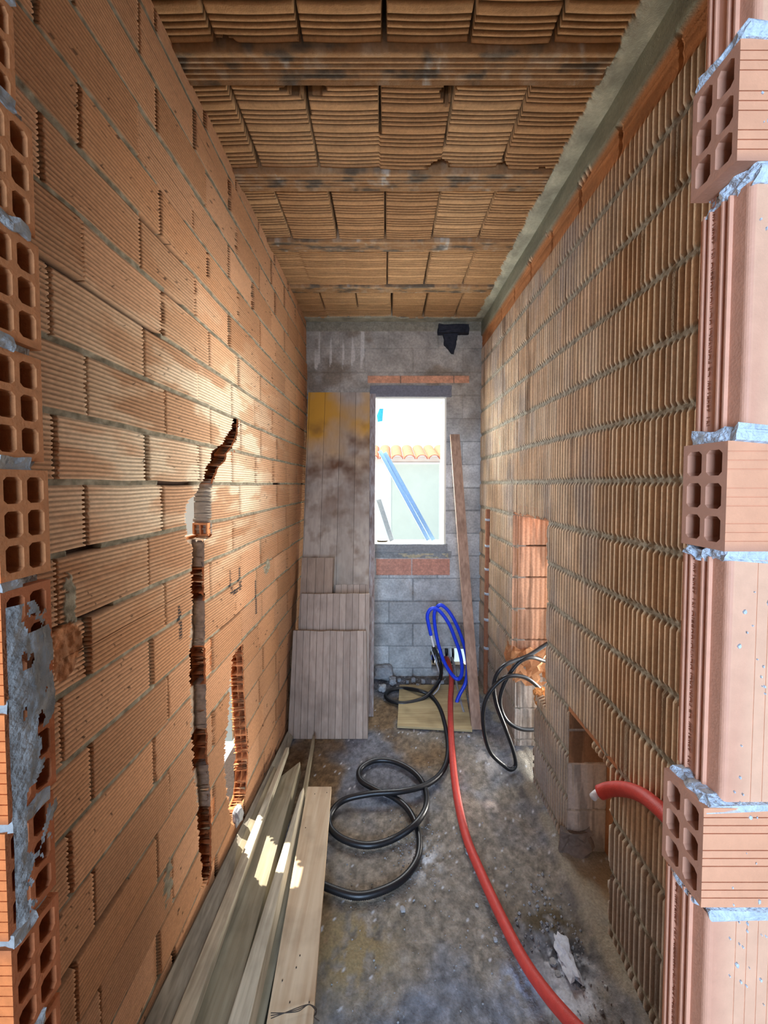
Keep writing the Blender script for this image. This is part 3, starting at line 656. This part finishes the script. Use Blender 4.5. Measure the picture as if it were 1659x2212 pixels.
# right of the doorway
red_c = (206, 150, 122); 
m = MB()
TALL = [(.474, .80, .384), (.060, .318, .384), (-.352, -.083, .373), (-.80, -.483, .362), (-1.20, -.81, .364), (-1.54, -1.21, .364)]
for (z0, z1, xf) in TALL:
    yN, yF = .398, .462; m.color(red_c)
    # reveal profile with raised ribs, and a rounded front corner
    prof = [(xf+.004, yF), (xf, yF-.001)]
    ribs = [yF-.009, yF-.0165, yF-.033, yF-.0415]
    for rr_ in ribs: prof += [(xf, rr_+.0018), (xf-.0035, rr_+.0012), (xf-.0035, rr_-.0008), (xf+.0005, rr_-.0014)]
    for q in range(6):
        t = q/5*math.pi/2; prof.append((xf+.006-.006*math.cos(t), yN+.006-.006*math.sin(t)))
    for q in range(len(prof)-1):
        (a, b_), (c_, d_) = prof[q], prof[q+1]; m.face([(a, b_, z0), (c_, d_, z0), (c_, d_, z1), (a, b_, z1)])
    ribbed_front(m, xf+.006, .80, yN, z0, z1, (218, 168, 136), [xf+.03+.0125*j for j in range(9)], horiz=False, dep=.0007)
    m.face([(xf, yN+.01, z1), (.8, yN, z1), (.8, yF, z1), (xf, yF, z1)]); m.face([(xf, yN+.01, z0), (.8, yN, z0), (.8, yF, z0), (xf, yF, z0)])
for (z0, z1, xf) in [(.336, .458, .366), (-.073, .046, .366), (-.472, -.358, .352)]:
    hollow_brick(m, xf, 0, .397, .4555, z0, z1, -1, (186, 134, 108))
    ribbed_front(m, xf, .80, .397, z0, z1, (216, 154, 118), [z0+t*(z1-z0) for t in (.09, .17, .25, .41, .49, .57, .74, .82, .90)])
wr2 = m.build('wall_front_right', M['clay_fresh']); tag(wr2, kind='structure')
m = MB()
for (z0, z1, xf) in [(.456, .476, .372), (.314, .338, .385), (.044, .062, .374), (-.085, -.072, .370), (-.360, -.350, .358), (-.486, -.471, .362)]:
    m.box((xf, .3965, z0), (.80, .452, z1))
m.build('mortar_bed', M['mortar'], wr2, sub=5, noise=.0055, nf=120)
rg = random.Random(9); m = MB()
for i in range(150):
    zc = rg.uniform(-.78, -.1) if i < 120 else rg.uniform(0, .5); xc = rg.uniform(.385, .47); s = rg.uniform(.0005, .0012)+(.0022*rg.random() if i % 6 == 0 else 0)
    q = [(xc+s*math.cos(t)*rg.uniform(.5, 1), .3962, zc+s*1.5*math.sin(t)*rg.uniform(.5, 1.1)) for t in [k*math.pi/3 for k in range(6)]]
    m.hexa([(a, .3985, c) for a, b_, c in q], q)
m.build('mortar_splash', M['mortar'], wr2)
m = MB().color((150, 140, 130)); m.box((.70, .42, FZ), (1.6, .47, CZ)); m.box((.80, .40, FZ), (1.6, .43, CZ)); m.build('partition', M['cement'], wr2)
def text(body, size, loc, rot, mat, parent, ext=.0004):
    cu = bpy.data.curves.new('stamp', 'FONT'); cu.body = body; cu.size = size; cu.extrude = ext; cu.align_x = 'LEFT'; cu.space_character = 1.1
    o = bpy.data.objects.new('embossed_stamp', cu); COL.objects.link(o); cu.materials.append(mat)
    o.rotation_euler = rot; o.location = loc; o.parent = parent; return o
M['stamp'] = material('stamped_clay', (150, 92, 66), rough=.7, bump=.1)
Rm = Matrix(((0, 0, -1), (0, -1, 0), (-1, 0, 0)))  # placeholder orientation, replaced below
def stamp(z, xf):
    # runs upwards on the reveal; reads with its top toward the back
    ex = Vector((0, 0, 1)); ez = Vector((-1, 0, 0)); ey = ez.cross(ex)
    R = Matrix((ex, ey, ez)).transposed().to_euler()
    text('NT 250x120/ CE FORNACI DC-MO-GUBBIO NT 250x120/ CE', .0092, (xf-.0006, .4405, z+EYE), R, M['stamp'], wr2)
stamp(-.345, .373); stamp(.068, .384); stamp(-.76, .362)
m = MB().color((150, 140, 130)); m.box((-.7, .40, .83), (.9, .47, CZ)); hd = m.build('wall_front_header', M['cement']); tag(hd, kind='structure')

m = MB().color((176, 150, 128))      # the room the camera stands in, with its own opening to the outside
m.box((-1.62, -1.6, FZ), (-1.5, .42, CZ)); m.box((1.5, -1.6, FZ), (1.62, .47, CZ)); m.box((-1.6, -1.62, FZ), (-.75, -1.5, CZ)); m.box((.35, -1.62, FZ), (1.6, -1.5, CZ)); m.box((-.75, -1.62, .65), (.35, -1.5, CZ))
rr = m.build('wall_rear', M['cement']); tag(rr, kind='structure')

# ---------------- timber ----------------
WD = {'panel': wood('yellow_shuttering_panel', (186, 172, 156), (164, 150, 136), axis=2, gs=5, planks=.118, stain=[((206, 150, 52), 2.2, .36, .55, .78, .36), ((108, 72, 46), 5, .44, .62, .42, .30), ((120, 96, 76), 8, .50, .72, -.1, .4)]),
      'edge': wood('panel_edge', (176, 168, 164), (120, 96, 86), axis=2),
      'bare': wood('bare_grey_boards', (170, 148, 128), (150, 128, 110), axis=2, gs=6, planks=.058),
      'bare2': wood('pale_boards', (186, 168, 152), (164, 144, 128), axis=2, gs=7, planks=.042),
      'old': wood('old_grey_plank', (160, 150, 126), (124, 112, 88), axis=1, gs=7),
      'ridge': wood('light_plank_edge', (196, 186, 162), (150, 138, 116), axis=1, gs=9),
      'old2': wood('weathered_plank', (164, 156, 140), (112, 104, 90), axis=1, gs=9),
      'pine': wood('pale_pine_plank', (204, 184, 154), (172, 144, 112), axis=1, gs=4),
      'stud': wood('brown_stud', (190, 160, 138), (148, 118, 100), axis=2, gs=7),
      'ply': wood('pale_plywood', (188, 172, 132), (158, 138, 100), axis=0, gs=8)}
rb = random.Random(7)
def leaning(name, mat, xl, xr, Yb, Yt, zt, th, label, cat, group=None, xlt=None, xrt=None, rag=.0, n=1, zb=FZ):
    """board standing on the floor and leaning back; extra ragged top"""
    xlt = xl if xlt is None else xlt; xrt = xr if xrt is None else xrt
    m = MB(); nrm = Vector((0, zt-zb, -(Yt-Yb))).normalized()*-1; off = -nrm*th if nrm.y < 0 else nrm*th
    segs = 8 if rag else 1; ts = [i/segs for i in range(segs+1)]; tops = [zt-rb.random()*rag for _ in ts]
    for i in range(segs):
        a, b_ = ts[i], ts[i+1]
        P0 = (xl+(xr-xl)*a, Yb, zb); P1 = (xl+(xr-xl)*b_, Yb, zb); T0 = (xlt+(xrt-xlt)*a, Yt, tops[i]); T1 = (xlt+(xrt-xlt)*b_, Yt, tops[i+1])
        add = lambda p: (p[0], p[1]+off.y, p[2]+off.z*(0 if p[2] == zb else 1))
        m.hexa([P0, P1, add(P1), add(P0)], [T0, T1, add(T1), add(T0)])
    bmesh.ops.remove_doubles(m.bm, verts=m.bm.verts[:], dist=1e-5)
    o = m.build(name, WD[mat], origin=((xl+xr)/2, Yb, (zb+zt)/2+EYE)); tag(o, label, cat, group); return o
leaning('formwork_sheet', 'panel', -.575, -.112, 2.36, 2.872, bp(735, 848)[2]-.01, .024, 'tall yellow-stained shuttering panel leaning left of the window', 'wood panel', xlt=-.590, xrt=-.118)
leaning('batten', 'edge', -.098-.03, -.078, 2.40, 2.885, bp(735, 850)[2]-.01, .026, 'narrow board upright beside the window, right of the yellow-stained panel', 'board', xlt=-.120, xrt=-.073)
leaning('shuttering_board', 'bare2', -.40, -.125, 2.30, 2.545, aty(760, 1262, 2.545)[2], .018, 'pale board whose top shows just above the stack, right side', 'board', 'boards stacked against the tall panel', xlt=-.345, xrt=-.118, rag=.01)
leaning('shuttering_board', 'bare', -.58, -.36, 2.27, 2.50, aty(680, 1205, 2.50)[2], .018, 'narrow grey board standing highest of the short stacked boards', 'board', 'boards stacked against the tall panel', xlt=-.565, xrt=-.350)
leaning('shuttering_board', 'bare2', -.575, -.105, 2.235, 2.40, aty(720, 1282, 2.40)[2], .022, 'wide plank-faced board behind the frontmost board of the stack', 'board', 'boards stacked against the tall panel', xlt=-.55, xrt=-.103, rag=.004)
fb = leaning('shuttering_board', 'bare2', -.588, -.105, 2.185, 2.30, aty(720, 1362, 2.30)[2], .020, 'frontmost and widest weathered board of the stack, standing on the floor', 'board', 'boards stacked against the tall panel', xlt=-.578, xrt=-.122, rag=.008)
leaning('stud', 'stud', .542, .605, 2.27, 2.885, aty(982, 938, 2.885)[2], .022, 'long brown timber plank leaning right of the window', 'plank', xlt=.505, xrt=.577).name = 'plank'
# plywood sheet by the back wall
m = MB(); a, b_, c_, d_ = fp(863, 1484), fp(1003, 1484), fp(1020, 1583), fp(858, 1574)
m.hexa([(p[0], p[1], FZ+.004) for p in (d_, c_, b_, a)], [(p[0], p[1], FZ+.018) for p in (d_, c_, b_, a)])
o = m.build('plywood_sheet', WD['ply'], origin=(a[0], a[1], .01), bevel=.001); tag(o, 'pale plywood sheet lying flat on the floor under the pipes', 'board')

def flat(name, mat, corners, th, label, group='long planks piled along the left wall', cat='plank'):
    """corners: far-left, far-right, near-right, near-left as (x,y,z) of the top face"""
    m = MB(); fl, fr_, nr, nl = [Vector(c) for c in corners]; n = (fr_-fl).cross(nl-fl).normalized()
    if n.z > 0: n = -n
    lo = [c+n*th for c in (nl, nr, fr_, fl)]; m.hexa(lo, [nl, nr, fr_, fl])
    o = m.build(name, WD[mat], origin=tuple((fl+nl)/2+Vector((0, 0, EYE))), bevel=.0015); tag(o, label, cat, group); return o
def zp(px, py, z): p = atz(px, py, z); return (p[0], p[1], z)
def extend(c, k=.25):     # push the near corners toward the camera side, beyond the frame
    fl, fr_, nr, nl = [Vector(q) for q in c]; return (fl, fr_, nr+(nr-fr_).normalized()*k, nl+(nl-fl).normalized()*k)
flat('plank', 'old2', extend((zp(622, 1578, -1.500), zp(634, 1592, -1.525), zp(420, 2212, -1.395), zp(312, 2212, -1.335))), .018, 'plank tilted up against the foot of the brick wall')
flat('plank', 'old', extend((zp(592, 1655, -1.46), zp(606, 1672, -1.475), zp(400, 2212, -1.385), zp(345, 2212, -1.365)), .2), .022, 'grey plank next in from the wall, catching a sliver of sun')
flat('plank', 'ridge', extend((zp(617, 1615, -1.425), zp(624, 1613, -1.425), zp(410, 2212, -1.345), zp(370, 2212, -1.345)), .2), .034, 'thick plank on edge, second ridge from the brick wall')
flat('plank', 'old', extend((zp(590, 1690, -1.462), zp(648, 1645, -1.455), zp(496, 2212, -1.415), zp(400, 2212, -1.415)), .2), .06, 'widest flat grey plank in the middle of the pile, partly sunlit')
flat('plank', 'ridge', extend((zp(648, 1712, -1.402), zp(656, 1700, -1.402), zp(537, 2212, -1.365), zp(491, 2212, -1.365)), .2), .048, 'rough grey plank on edge with a sunlit streak')
flat('plank', 'old', extend((zp(655, 1745, -1.462), zp(668, 1740, -1.462), zp(570, 2212, -1.452), zp(528, 2212, -1.452)), .2), .06, 'thin plank sunk between the rough edge and the pale flat board')
flat('plank', 'old', extend((zp(676, 1585, -1.478), zp(680, 1592, -1.478), zp(652, 1765, -1.468), zp(644, 1755, -1.468)), .35), .055, 'thin lath on edge reaching furthest toward the stacked boards')
fb2 = flat('plank', 'pine', extend((zp(664, 1699, -1.425), zp(716, 1699, -1.425), zp(676, 2212, -1.425), zp(575, 2212, -1.425)), .2), .022, 'pale flat pine board on top of the pile, nearest the black hoses')
flat('plank', 'old2', extend((zp(672, 1712, -1.452), zp(706, 1712, -1.452), zp(660, 2212, -1.452), zp(590, 2212, -1.452)), .2), .074, 'dark plank lying underneath the pale pine board')
# nails in the pine board
m = MB()
for (px, py) in [(680, 1715), (706, 1712), (660, 1788), (648, 2064), (640, 2090), (626, 2165), (610, 2118), (668, 2165)]:
    x, y, z = zp(px, py, -1.4245); m = MB(); m.box((x-.0016, y-.0016, z-.001), (x+.0016, y+.0016, z+.0012)); m.build('nail_head', M['wire'], fb2)
# tie wire
for s in range(3):
    pts = [zp(x_, y_, -1.415+.006*s) for (x_, y_) in [(585, 2200-s*6), (615, 2188), (645, 2176+s*4), (668, 2170), (684, 2180+s*4), (678, 2196), (690, 2206)]]
    if s == 0: wr = empty('tie_wire', W(pts[0])); tag(wr, 'tangle of thin dark tie wire on the pale pine board', 'wire')
    tube('strand', pts, .0009, M['wire'], wr, step=.004, sides=6)

# ---------------- pipes and hoses ----------------
def fl_(px, py, h=.0): return zp(px, py, FZ+h)
rp = [(.507, 3.06, -1.46), (.505, 2.93, -1.42), fl_(975, 1462, .06), fl_(973, 1520, .022), fl_(975, 1600, .022), fl_(984, 1700, .022), fl_(1005, 1800, .025), fl_(1040, 1888, .032), fl_(1085, 1985, .04), fl_(1130, 2072, .05), fl_(1180, 2145, .06), fl_(1238, 2212, .07), fl_(1300, 2275, .08)]
hose = tube('insulated_pipe', rp, .0185, M['red'], sides=16); tag(hose, 'long red insulated pipe running down the middle of the floor', 'pipe')
cat_ = catmull(rp); rs = resample(cat_, .02); seam = rs+np.array([.0085, -.006, .0152]); seam = seam[18:]
tube('pipe_seam', seam, .0010, M['seam'], hose, raw=True, sides=5)
bk = [(.36, 3.02, -1.36), (.385, 2.93, -1.31), zp(947, 1421, -1.28), zp(953, 1445, -1.36), fl_(949, 1470, .08), fl_(929, 1497, .045), fl_(906, 1512, .02), fl_(870, 1519, .016), fl_(842, 1513, .016), fl_(833, 1502, .016), fl_(845, 1491, .016), fl_(872, 1487, .018), fl_(905, 1492, .045), fl_(930, 1503, .03), fl_(950, 1530, .02), fl_(963, 1575, .016), fl_(968, 1620, .016), fl_(958, 1662, .018), fl_(925, 1693, .03),
      fl_(870, 1709, .045), fl_(800, 1715, .045), fl_(742, 1729, .03), fl_(713, 1760, .02), fl_(716, 1792, .018), fl_(748, 1816, .018), fl_(797, 1826, .018), fl_(850, 1812, .02), fl_(898, 1779, .045), fl_(921, 1738, .04), fl_(915, 1695, .018), fl_(890, 1665, .018), fl_(850, 1645, .018), fl_(810, 1643, .018),
      fl_(779, 1660, .018), fl_(778, 1684, .018), fl_(808, 1704, .018), fl_(850, 1722, .018), fl_(884, 1752, .018), fl_(904, 1800, .018), fl_(903, 1850, .018), fl_(876, 1893, .018), fl_(830, 1922, .018), fl_(770, 1935, .018), fl_(706, 1916, .02), fl_(694, 1906, .02)]
h2 = tube('corrugated_hose', bk, .0138, M['black'], sides=12, rib=.11, rp=.0075); tag(h2, 'black corrugated hose looping across the middle of the floor', 'hose')
RY = 1.92
def rc(pts, d=0): return [aty(px, py, RY+dy+d) for (px, py, dy) in pts]
ca = rc([(1215, 1372, .12), (1178, 1393, .10), (1140, 1417, .06), (1089, 1438, .0), (1068, 1472, 0), (1071, 1517, 0), (1092, 1575, 0), (1109, 1623, .01), (1114, 1652, .01), (1104, 1662, 0), (1090, 1655, -.0), (1058, 1623, -.02), (1044, 1568, -.02), (1047, 1520, -.02), (1065, 1486, -.02), (1095, 1462, -.02), (1130, 1462, .0), (1157, 1479, .02), (1182, 1508, .06), (1205, 1540, .1)])
h3 = tube('cable', ca, .0105, M['black'], sides=12); tag(h3, 'black cable hanging in a tall loop from the opening in the right wall', 'cable')
cb = rc([(1215, 1432, .12), (1178, 1428, .09), (1145, 1420, .04), (1116, 1436, .03), (1089, 1478, .03), (1080, 1517, .03), (1092, 1553, .03), (1120, 1573, .03), (1154, 1576, .05), (1190, 1568, .10)])
h4 = tube('cable', cb, .0105, M['black'], sides=12); tag(h4, 'shorter black cable loop curling back into the opening in the right wall', 'cable')
bl = [(931, 1372, 0), (926, 1350, 0), (923, 1330, 0), (930, 1316, 0), (942, 1315, 0), (956, 1327, 0), (971, 1350, 0), (983, 1380, 0), (993, 1409, 0), (998, 1439, 0), (996, 1460, .01), (988, 1467, .02), (975, 1456, .03), (959, 1429, .04), (947, 1392, .05), (940, 1356, .06), (938, 1327, .06), (944, 1312, .06), (953, 1307, .06), (967, 1318, .06), (982, 1341, .05), (996, 1374, .05), (1006, 1407, .05), (1010, 1439, .04), (1006, 1474, .02), (994, 1498, 0), (987, 1515, -.02), (986, 1529, -.03)]
bpts = [aty(px, py, 2.56+dy) for (px, py, dy) in bl]
bpipe = tube('insulated_pipe', bpts, .0125, M['blue'], sides=14); tag(bpipe, 'bright blue insulated pipe coiled upright below the window', 'pipe')
tube('inner_pipe', [aty(931, 1370, 2.56), aty(934, 1385, 2.56), aty(937, 1397, 2.56)], .0075, M['white'], bpipe)
# red pipe at the recess
rq = [aty(1296, 1712, 1.18), aty(1318, 1705, 1.16), aty(1350, 1705, 1.11), aty(1385, 1717, 1.035), aty(1420, 1743, .965), aty(1455, 1780, .905), aty(1500, 1850, .82)]
r2 = tube('insulated_pipe', rq, .0205, M['red'], sides=18); tag(r2, 'short red insulated pipe with white end curving out of the right wall', 'pipe')
d0 = rq[0]-rq[1]; d0 = d0/np.linalg.norm(d0)
tube('inner_pipe', [rq[0]-d0*.01, rq[0]+d0*.012, aty(1281, 1722, 1.175)], .0115, M['white'], r2)
# clay coloured conduit strapped in the right wall chase
yc = Yn(1056); m = empty('clay_conduit', (XR-.006, yc, 0)); tag(m, 'reddish upright conduit mortared into the far end of the right wall', 'conduit')
tube('pipe', [(XR-.002, yc, -.185), (XR-.004, yc, -.6), (XR-.004, yc+.01, -1.0), (XR-.006, yc, FZ)], .020, material('brown_conduit', (160, 108, 80), bump=.4), m)
for z in (-.26, -.45, -.62, -.80, -.99, -1.2): tube('mortar_band', [(XR-.003, yc, z-.008), (XR-.003, yc, z+.008)], .0235, M['mortar'], m, step=.004)

# coiled conduit seen through the pipe hole
cc = empty('conduit_coil', (.47, 3.2, .1)); tag(cc, 'striped coil of conduit outside, seen through the hole under the window', 'conduit coil')
for i in range(7):
    pts = [(.405+i*.027, 3.16+.10*math.cos(t)*1.1, -1.43+.105*math.sin(t)) for t in np.linspace(0, 2*math.pi, 17)]
    tube('loop', pts, .012, M['white'] if i % 2 else M['black'], cc, cap=False)
tube('loop', [(.33+.02*k, 3.07, -1.455-.002*k) for k in range(9)], .02, M['blue'], cc)
# short pale cable and white one leaving the hole
o = tube('cable', [(.36, 3.0, -1.31), (.372, 2.90, -1.33), (.40, 2.85, -1.40), (.42, 2.80, -1.47), (.40, 2.70, -1.51), (.345, 2.62, -1.522)], .0045, M['white'], sides=8); tag(o, 'thin pale cable drooping from the hole beside the black hose', 'cable')
o = tube('grey_tube', [(.552, 3.02, -1.44), (.553, 2.9, -1.46), (.545, 2.78, -1.52), (.53, 2.55, -1.528), (.525, 2.42, -1.528)], .010, material('grey_tube_skin', (150, 152, 158), rough=.5), sides=10); tag(o, 'thin grey tube lying beside the red pipe on the plywood', 'pipe')

# ---------------- rubble ----------------
def rock(name, c, r, mat, seed, sq=(1, 1, 1), amp=.35):
    bm = bmesh.new(); bmesh.ops.create_icosphere(bm, subdivisions=3, radius=1)
    for v in bm.verts:
        n = v.co.normalized(); k = 1+amp*(float(fbm(n.x*2+seed, n.y*2+n.z*1.7, seed))-.5)*2
        b = max(abs(n.x), abs(n.y), abs(n.z)); k *= (1/b)**.55
        v.co = Vector((n.x*sq[0], n.y*sq[1], n.z*sq[2]))*k*r
    zmin = min(v.co.z for v in bm.verts)
    for v in bm.verts: v.co.z -= zmin
    me = bpy.data.meshes.new(name); bm.to_mesh(me); bm.free(); o = link(name, me, mat); o.location = (c[0], c[1], c[2]+EYE); return o
def rk(px, py, r, seed, sq=(1, 1, 1), h=0): x, y, z = fl_(px, py, h); return rock('rubble_chunk', (x, y, FZ+h-.003), r, M['gravel'], seed, sq)
tag(rk(828, 1466, .058, 1, (1.25, .8, .9)), 'largest block chunk in the corner beside the tall panel', 'rubble')
tag(rk(826, 1493, .030, 2, (1, .8, .8)), 'whitish block chunk on the floor in front of the largest chunk', 'rubble')
tag(rk(848, 1478, .030, 3, (1, 1, .9)), 'pale honeycombed chunk at the foot of the back wall', 'rubble')
for i, (px, py, r) in enumerate([(862, 1472, .014), (880, 1476, .012), (893, 1473, .018), (914, 1476, .016), (938, 1480, .020), (955, 1478, .014), (902, 1484, .013), (1012, 1476, .018), (873, 1490, .008), (858, 1488, .01)]):
    tag(rk(px, py, r, 10+i), 'small rubble chunk below the window, '+('first', 'third', 'fourth', 'sixth', 'seventh', 'eighth', 'fifth', 'last', 'nearer the camera, right', 'nearer the camera, left')[i]+(' from the left' if i < 8 else ' of two'), 'rubble', 'rubble chunks below the window')
M['plaster'] = material('pale_blue_plaster', (200, 206, 216), nscale=60, namt=.2, bump=1, bscale=90)
tag(rock('rubble_chunk', (.585, 1.15, FZ-.004), .036, M['plaster'], 31, (.8, 1.5, .35), .8), 'flat pale lump of plaster near the right wall foot', 'rubble')
for i, (px, py, r) in enumerate([(1012, 1842, .014), (870, 1965, .009), (1030, 1955, .006), (1012, 1590, .01), (1070, 2030, .007), (1195, 2080, .010), (1205, 2105, .008), (1185, 2140, .008)]):
    tag(rk(px, py, r, 40+i, (1, 1, .5)), 'plaster chip '+('touching the red floor pipe halfway along', 'alone on the floor below the lowest black hose loop', 'just left of the red floor pipe near the camera', 'beside the front edge of the plywood sheet', 'on the floor left of the red pipe, close to the frame bottom', 'above the pale plaster lump by the right wall', 'left of the pale plaster lump by the right wall', 'below left of the pale plaster lump by the right wall')[i], 'rubble', 'plaster chips on the floor')
# gritty debris, too fine to count
rg = random.Random(12); m = MB()
for i in range(900):
    t = rg.random()
    if t < .3: x = rg.gauss(.11, .06); y = rg.gauss(1.52, .09)
    elif t < .55: x = rg.gauss(.60, .07); y = rg.gauss(1.2, .10)
    elif t < .7: x = rg.uniform(-.1, .7); y = rg.uniform(2.7, 2.9)
    else: x = rg.uniform(-.2, .72); y = rg.uniform(.95, 2.4)
    if x > .735: continue
    s = rg.uniform(.0012, .0042)*(2 if .3 <= t < .4 else 1); z = FZ-.001
    q = [(x+s*math.cos(a)*rg.uniform(.6, 1.2), y+s*math.sin(a)*rg.uniform(.6, 1.2), z) for a in (0, 1.4, 2.9, 4.4)]
    m.hexa(q, [(x+(a-x)*.5, y+(b_-y)*.5, z+s*rg.uniform(.5, 1.1)) for a, b_, _ in q])
o = m.build('grit', M['gravel']); tag(o, 'scattered pale grit and mortar crumbs on the floor', 'grit', kind='stuff')
# lumpy mortar at the foot of the left slot
x, y, z = atx(512, 1765, XL); o = rock('mortar_lump', (XL+.004, y, z-.03), .03, M['gravel'], 77, (.5, .8, 1.2)); tag(o, 'speckled mortar lump at the bottom of the slot in the left wall', 'rubble')

# black charred foam under the ceiling
fm = empty('black_foam', W(bp(978, 735))); tag(fm, 'black foam plug smeared where back wall meets ceiling, right of centre', 'foam')
p0 = bp(946, 706); p1 = bp(1010, 724); m = MB(); m.box((p0[0], YB-.05, p1[2]), (p1[0], YB+.01, p0[2])); m.build('foam_slab', M['soot'], fm, sub=4, noise=.008, nf=50)
q = [bp(956, 722), bp(988, 722), bp(984, 745), bp(979, 766), bp(974, 764), bp(960, 745)]
m = MB(); m.hexa([(a[0], YB+.01, a[2]) for a in q], [(a[0], YB-.025, a[2]) for a in q]); m.build('foam_drip', M['soot'], fm, sub=3, noise=.006, nf=60)

# ---------------- things in the window, and outside ----------------
def wn(px, py, Y): return aty(px, py, Y)
def stud(x_off, dpy, label):
    a = wn(820+x_off, 973+dpy, 3.03); b_ = wn(926+x_off*1.0, 1168, 3.03); d = (b_-a)/np.linalg.norm(b_-a); s = np.cross(d, [0, 1, 0]); s /= np.linalg.norm(s)
    e = empty('metal_stud', W(b_)); tag(e, label, 'metal profile', 'galvanised profiles leaning in the window')
    def plate(o0, o1, y0, y1, name):
        m = MB(); c = [a+s*o0, a+s*o1, b_+s*o1, b_+s*o0]
        m.hexa([(p[0], p[1]+y0, p[2]) for p in c], [(p[0], p[1]+y1, p[2]) for p in c]); m.build(name, M['steel'], e)
    plate(-.016, .016, .022, .024, 'web'); plate(-.016, -.0145, 0, .024, 'flange'); plate(.0145, .016, 0, .024, 'flange')
stud(0, 0, 'galvanised profile leaning in the window, the left one'); stud(11, 4, 'galvanised profile leaning in the window, the right one')
q = [wn(813, 1080, 3.06), wn(823, 1078, 3.06), wn(851, 1166, 3.06), wn(842, 1170, 3.06)]
m = MB(); m.hexa([(a[0], 3.05, a[2]) for a in q], [(a[0], 3.062, a[2]) for a in q]); o = m.build('grey_board', M['grey_plastic']); tag(o, 'short dark grey strip leaning at the left of the window sill', 'board')
ro = empty('tape_roll', W(wn(826, 1172, 3.0))); tag(ro, 'pale tape roll lying flat on the window sill', 'tape roll')
c = wn(826, 1172, 3.0)
for i in range(2): tube('ring', [(c[0]+.04*math.cos(t), 3.03+.04*math.sin(t), b+.012+.012*i) for t in np.linspace(0, 2*math.pi, 21)], .006, M['white'] if i else M['wire'], ro, cap=False)
q = [wn(820, 883, 3.02), wn(828, 883, 3.02), wn(826, 910, 3.02), wn(816, 912, 3.02), wn(814, 898, 3.02)]
m = MB(); m.hexa([(a[0], 3.015, a[2]) for a in q], [(a[0], 3.03, a[2]) for a in q]); o = m.build('plastic_strip', M['tape']); tag(o, 'scrap of light blue plastic at the upper left of the window', 'plastic')
# neighbour house
hb = empty('neighbour_house', (0, 6.2, -1)); tag(hb, 'pale house with a terracotta tiled eave outside the window', 'building')
m = MB(); m.box((-2, 6.2, -3.2), (4, 6.4, .46)); wo_ = m.build('house_wall', M['render'], hb)
a0 = wn(847, 1003, 6.19); a1 = wn(947, 1166, 6.19); m = MB(); m.box((a0[0], 6.17, a1[2]-.3), (a1[0], 6.21, a0[2])); m.build('opening_panel', M['render2'], hb)  # flat cream panel for the opening in the house front
m = MB(); m.box((a0[0]-.03, 6.16, a0[2]), (a1[0]+.03, 6.2, a0[2]+.03)); m.build('lintel', M['render'], hb)
for i in range(11):
    x0 = -.6+i*.2; m = MB(); n = 10
    for k in range(n):
        t0, t1 = k*math.pi/n, (k+1)*math.pi/n
        f = lambda t, r, y, zo: (x0+r*math.cos(t), y, .40+r*math.sin(t)*.75+zo)
        m.hexa([f(t0, .095, 6.02, 0), f(t1, .095, 6.02, 0), f(t1, .078, 6.02, 0), f(t0, .078, 6.02, 0)], [f(t0, .095, 6.9, .25), f(t1, .095, 6.9, .25), f(t1, .078, 6.9, .25), f(t0, .078, 6.9, .25)])
    m.build('roof_tile', M['tile'], hb)
# pale wall outside, glimpsed through the hole in the left wall
m = MB(); m.box((-1.6, 2.25, -1.6), (-.95, 2.35, 1.6)); o = m.build('garden_wall', M['render2']); tag(o, 'pale greenish wall outside, glimpsed through the hole in the left brick wall', 'wall')
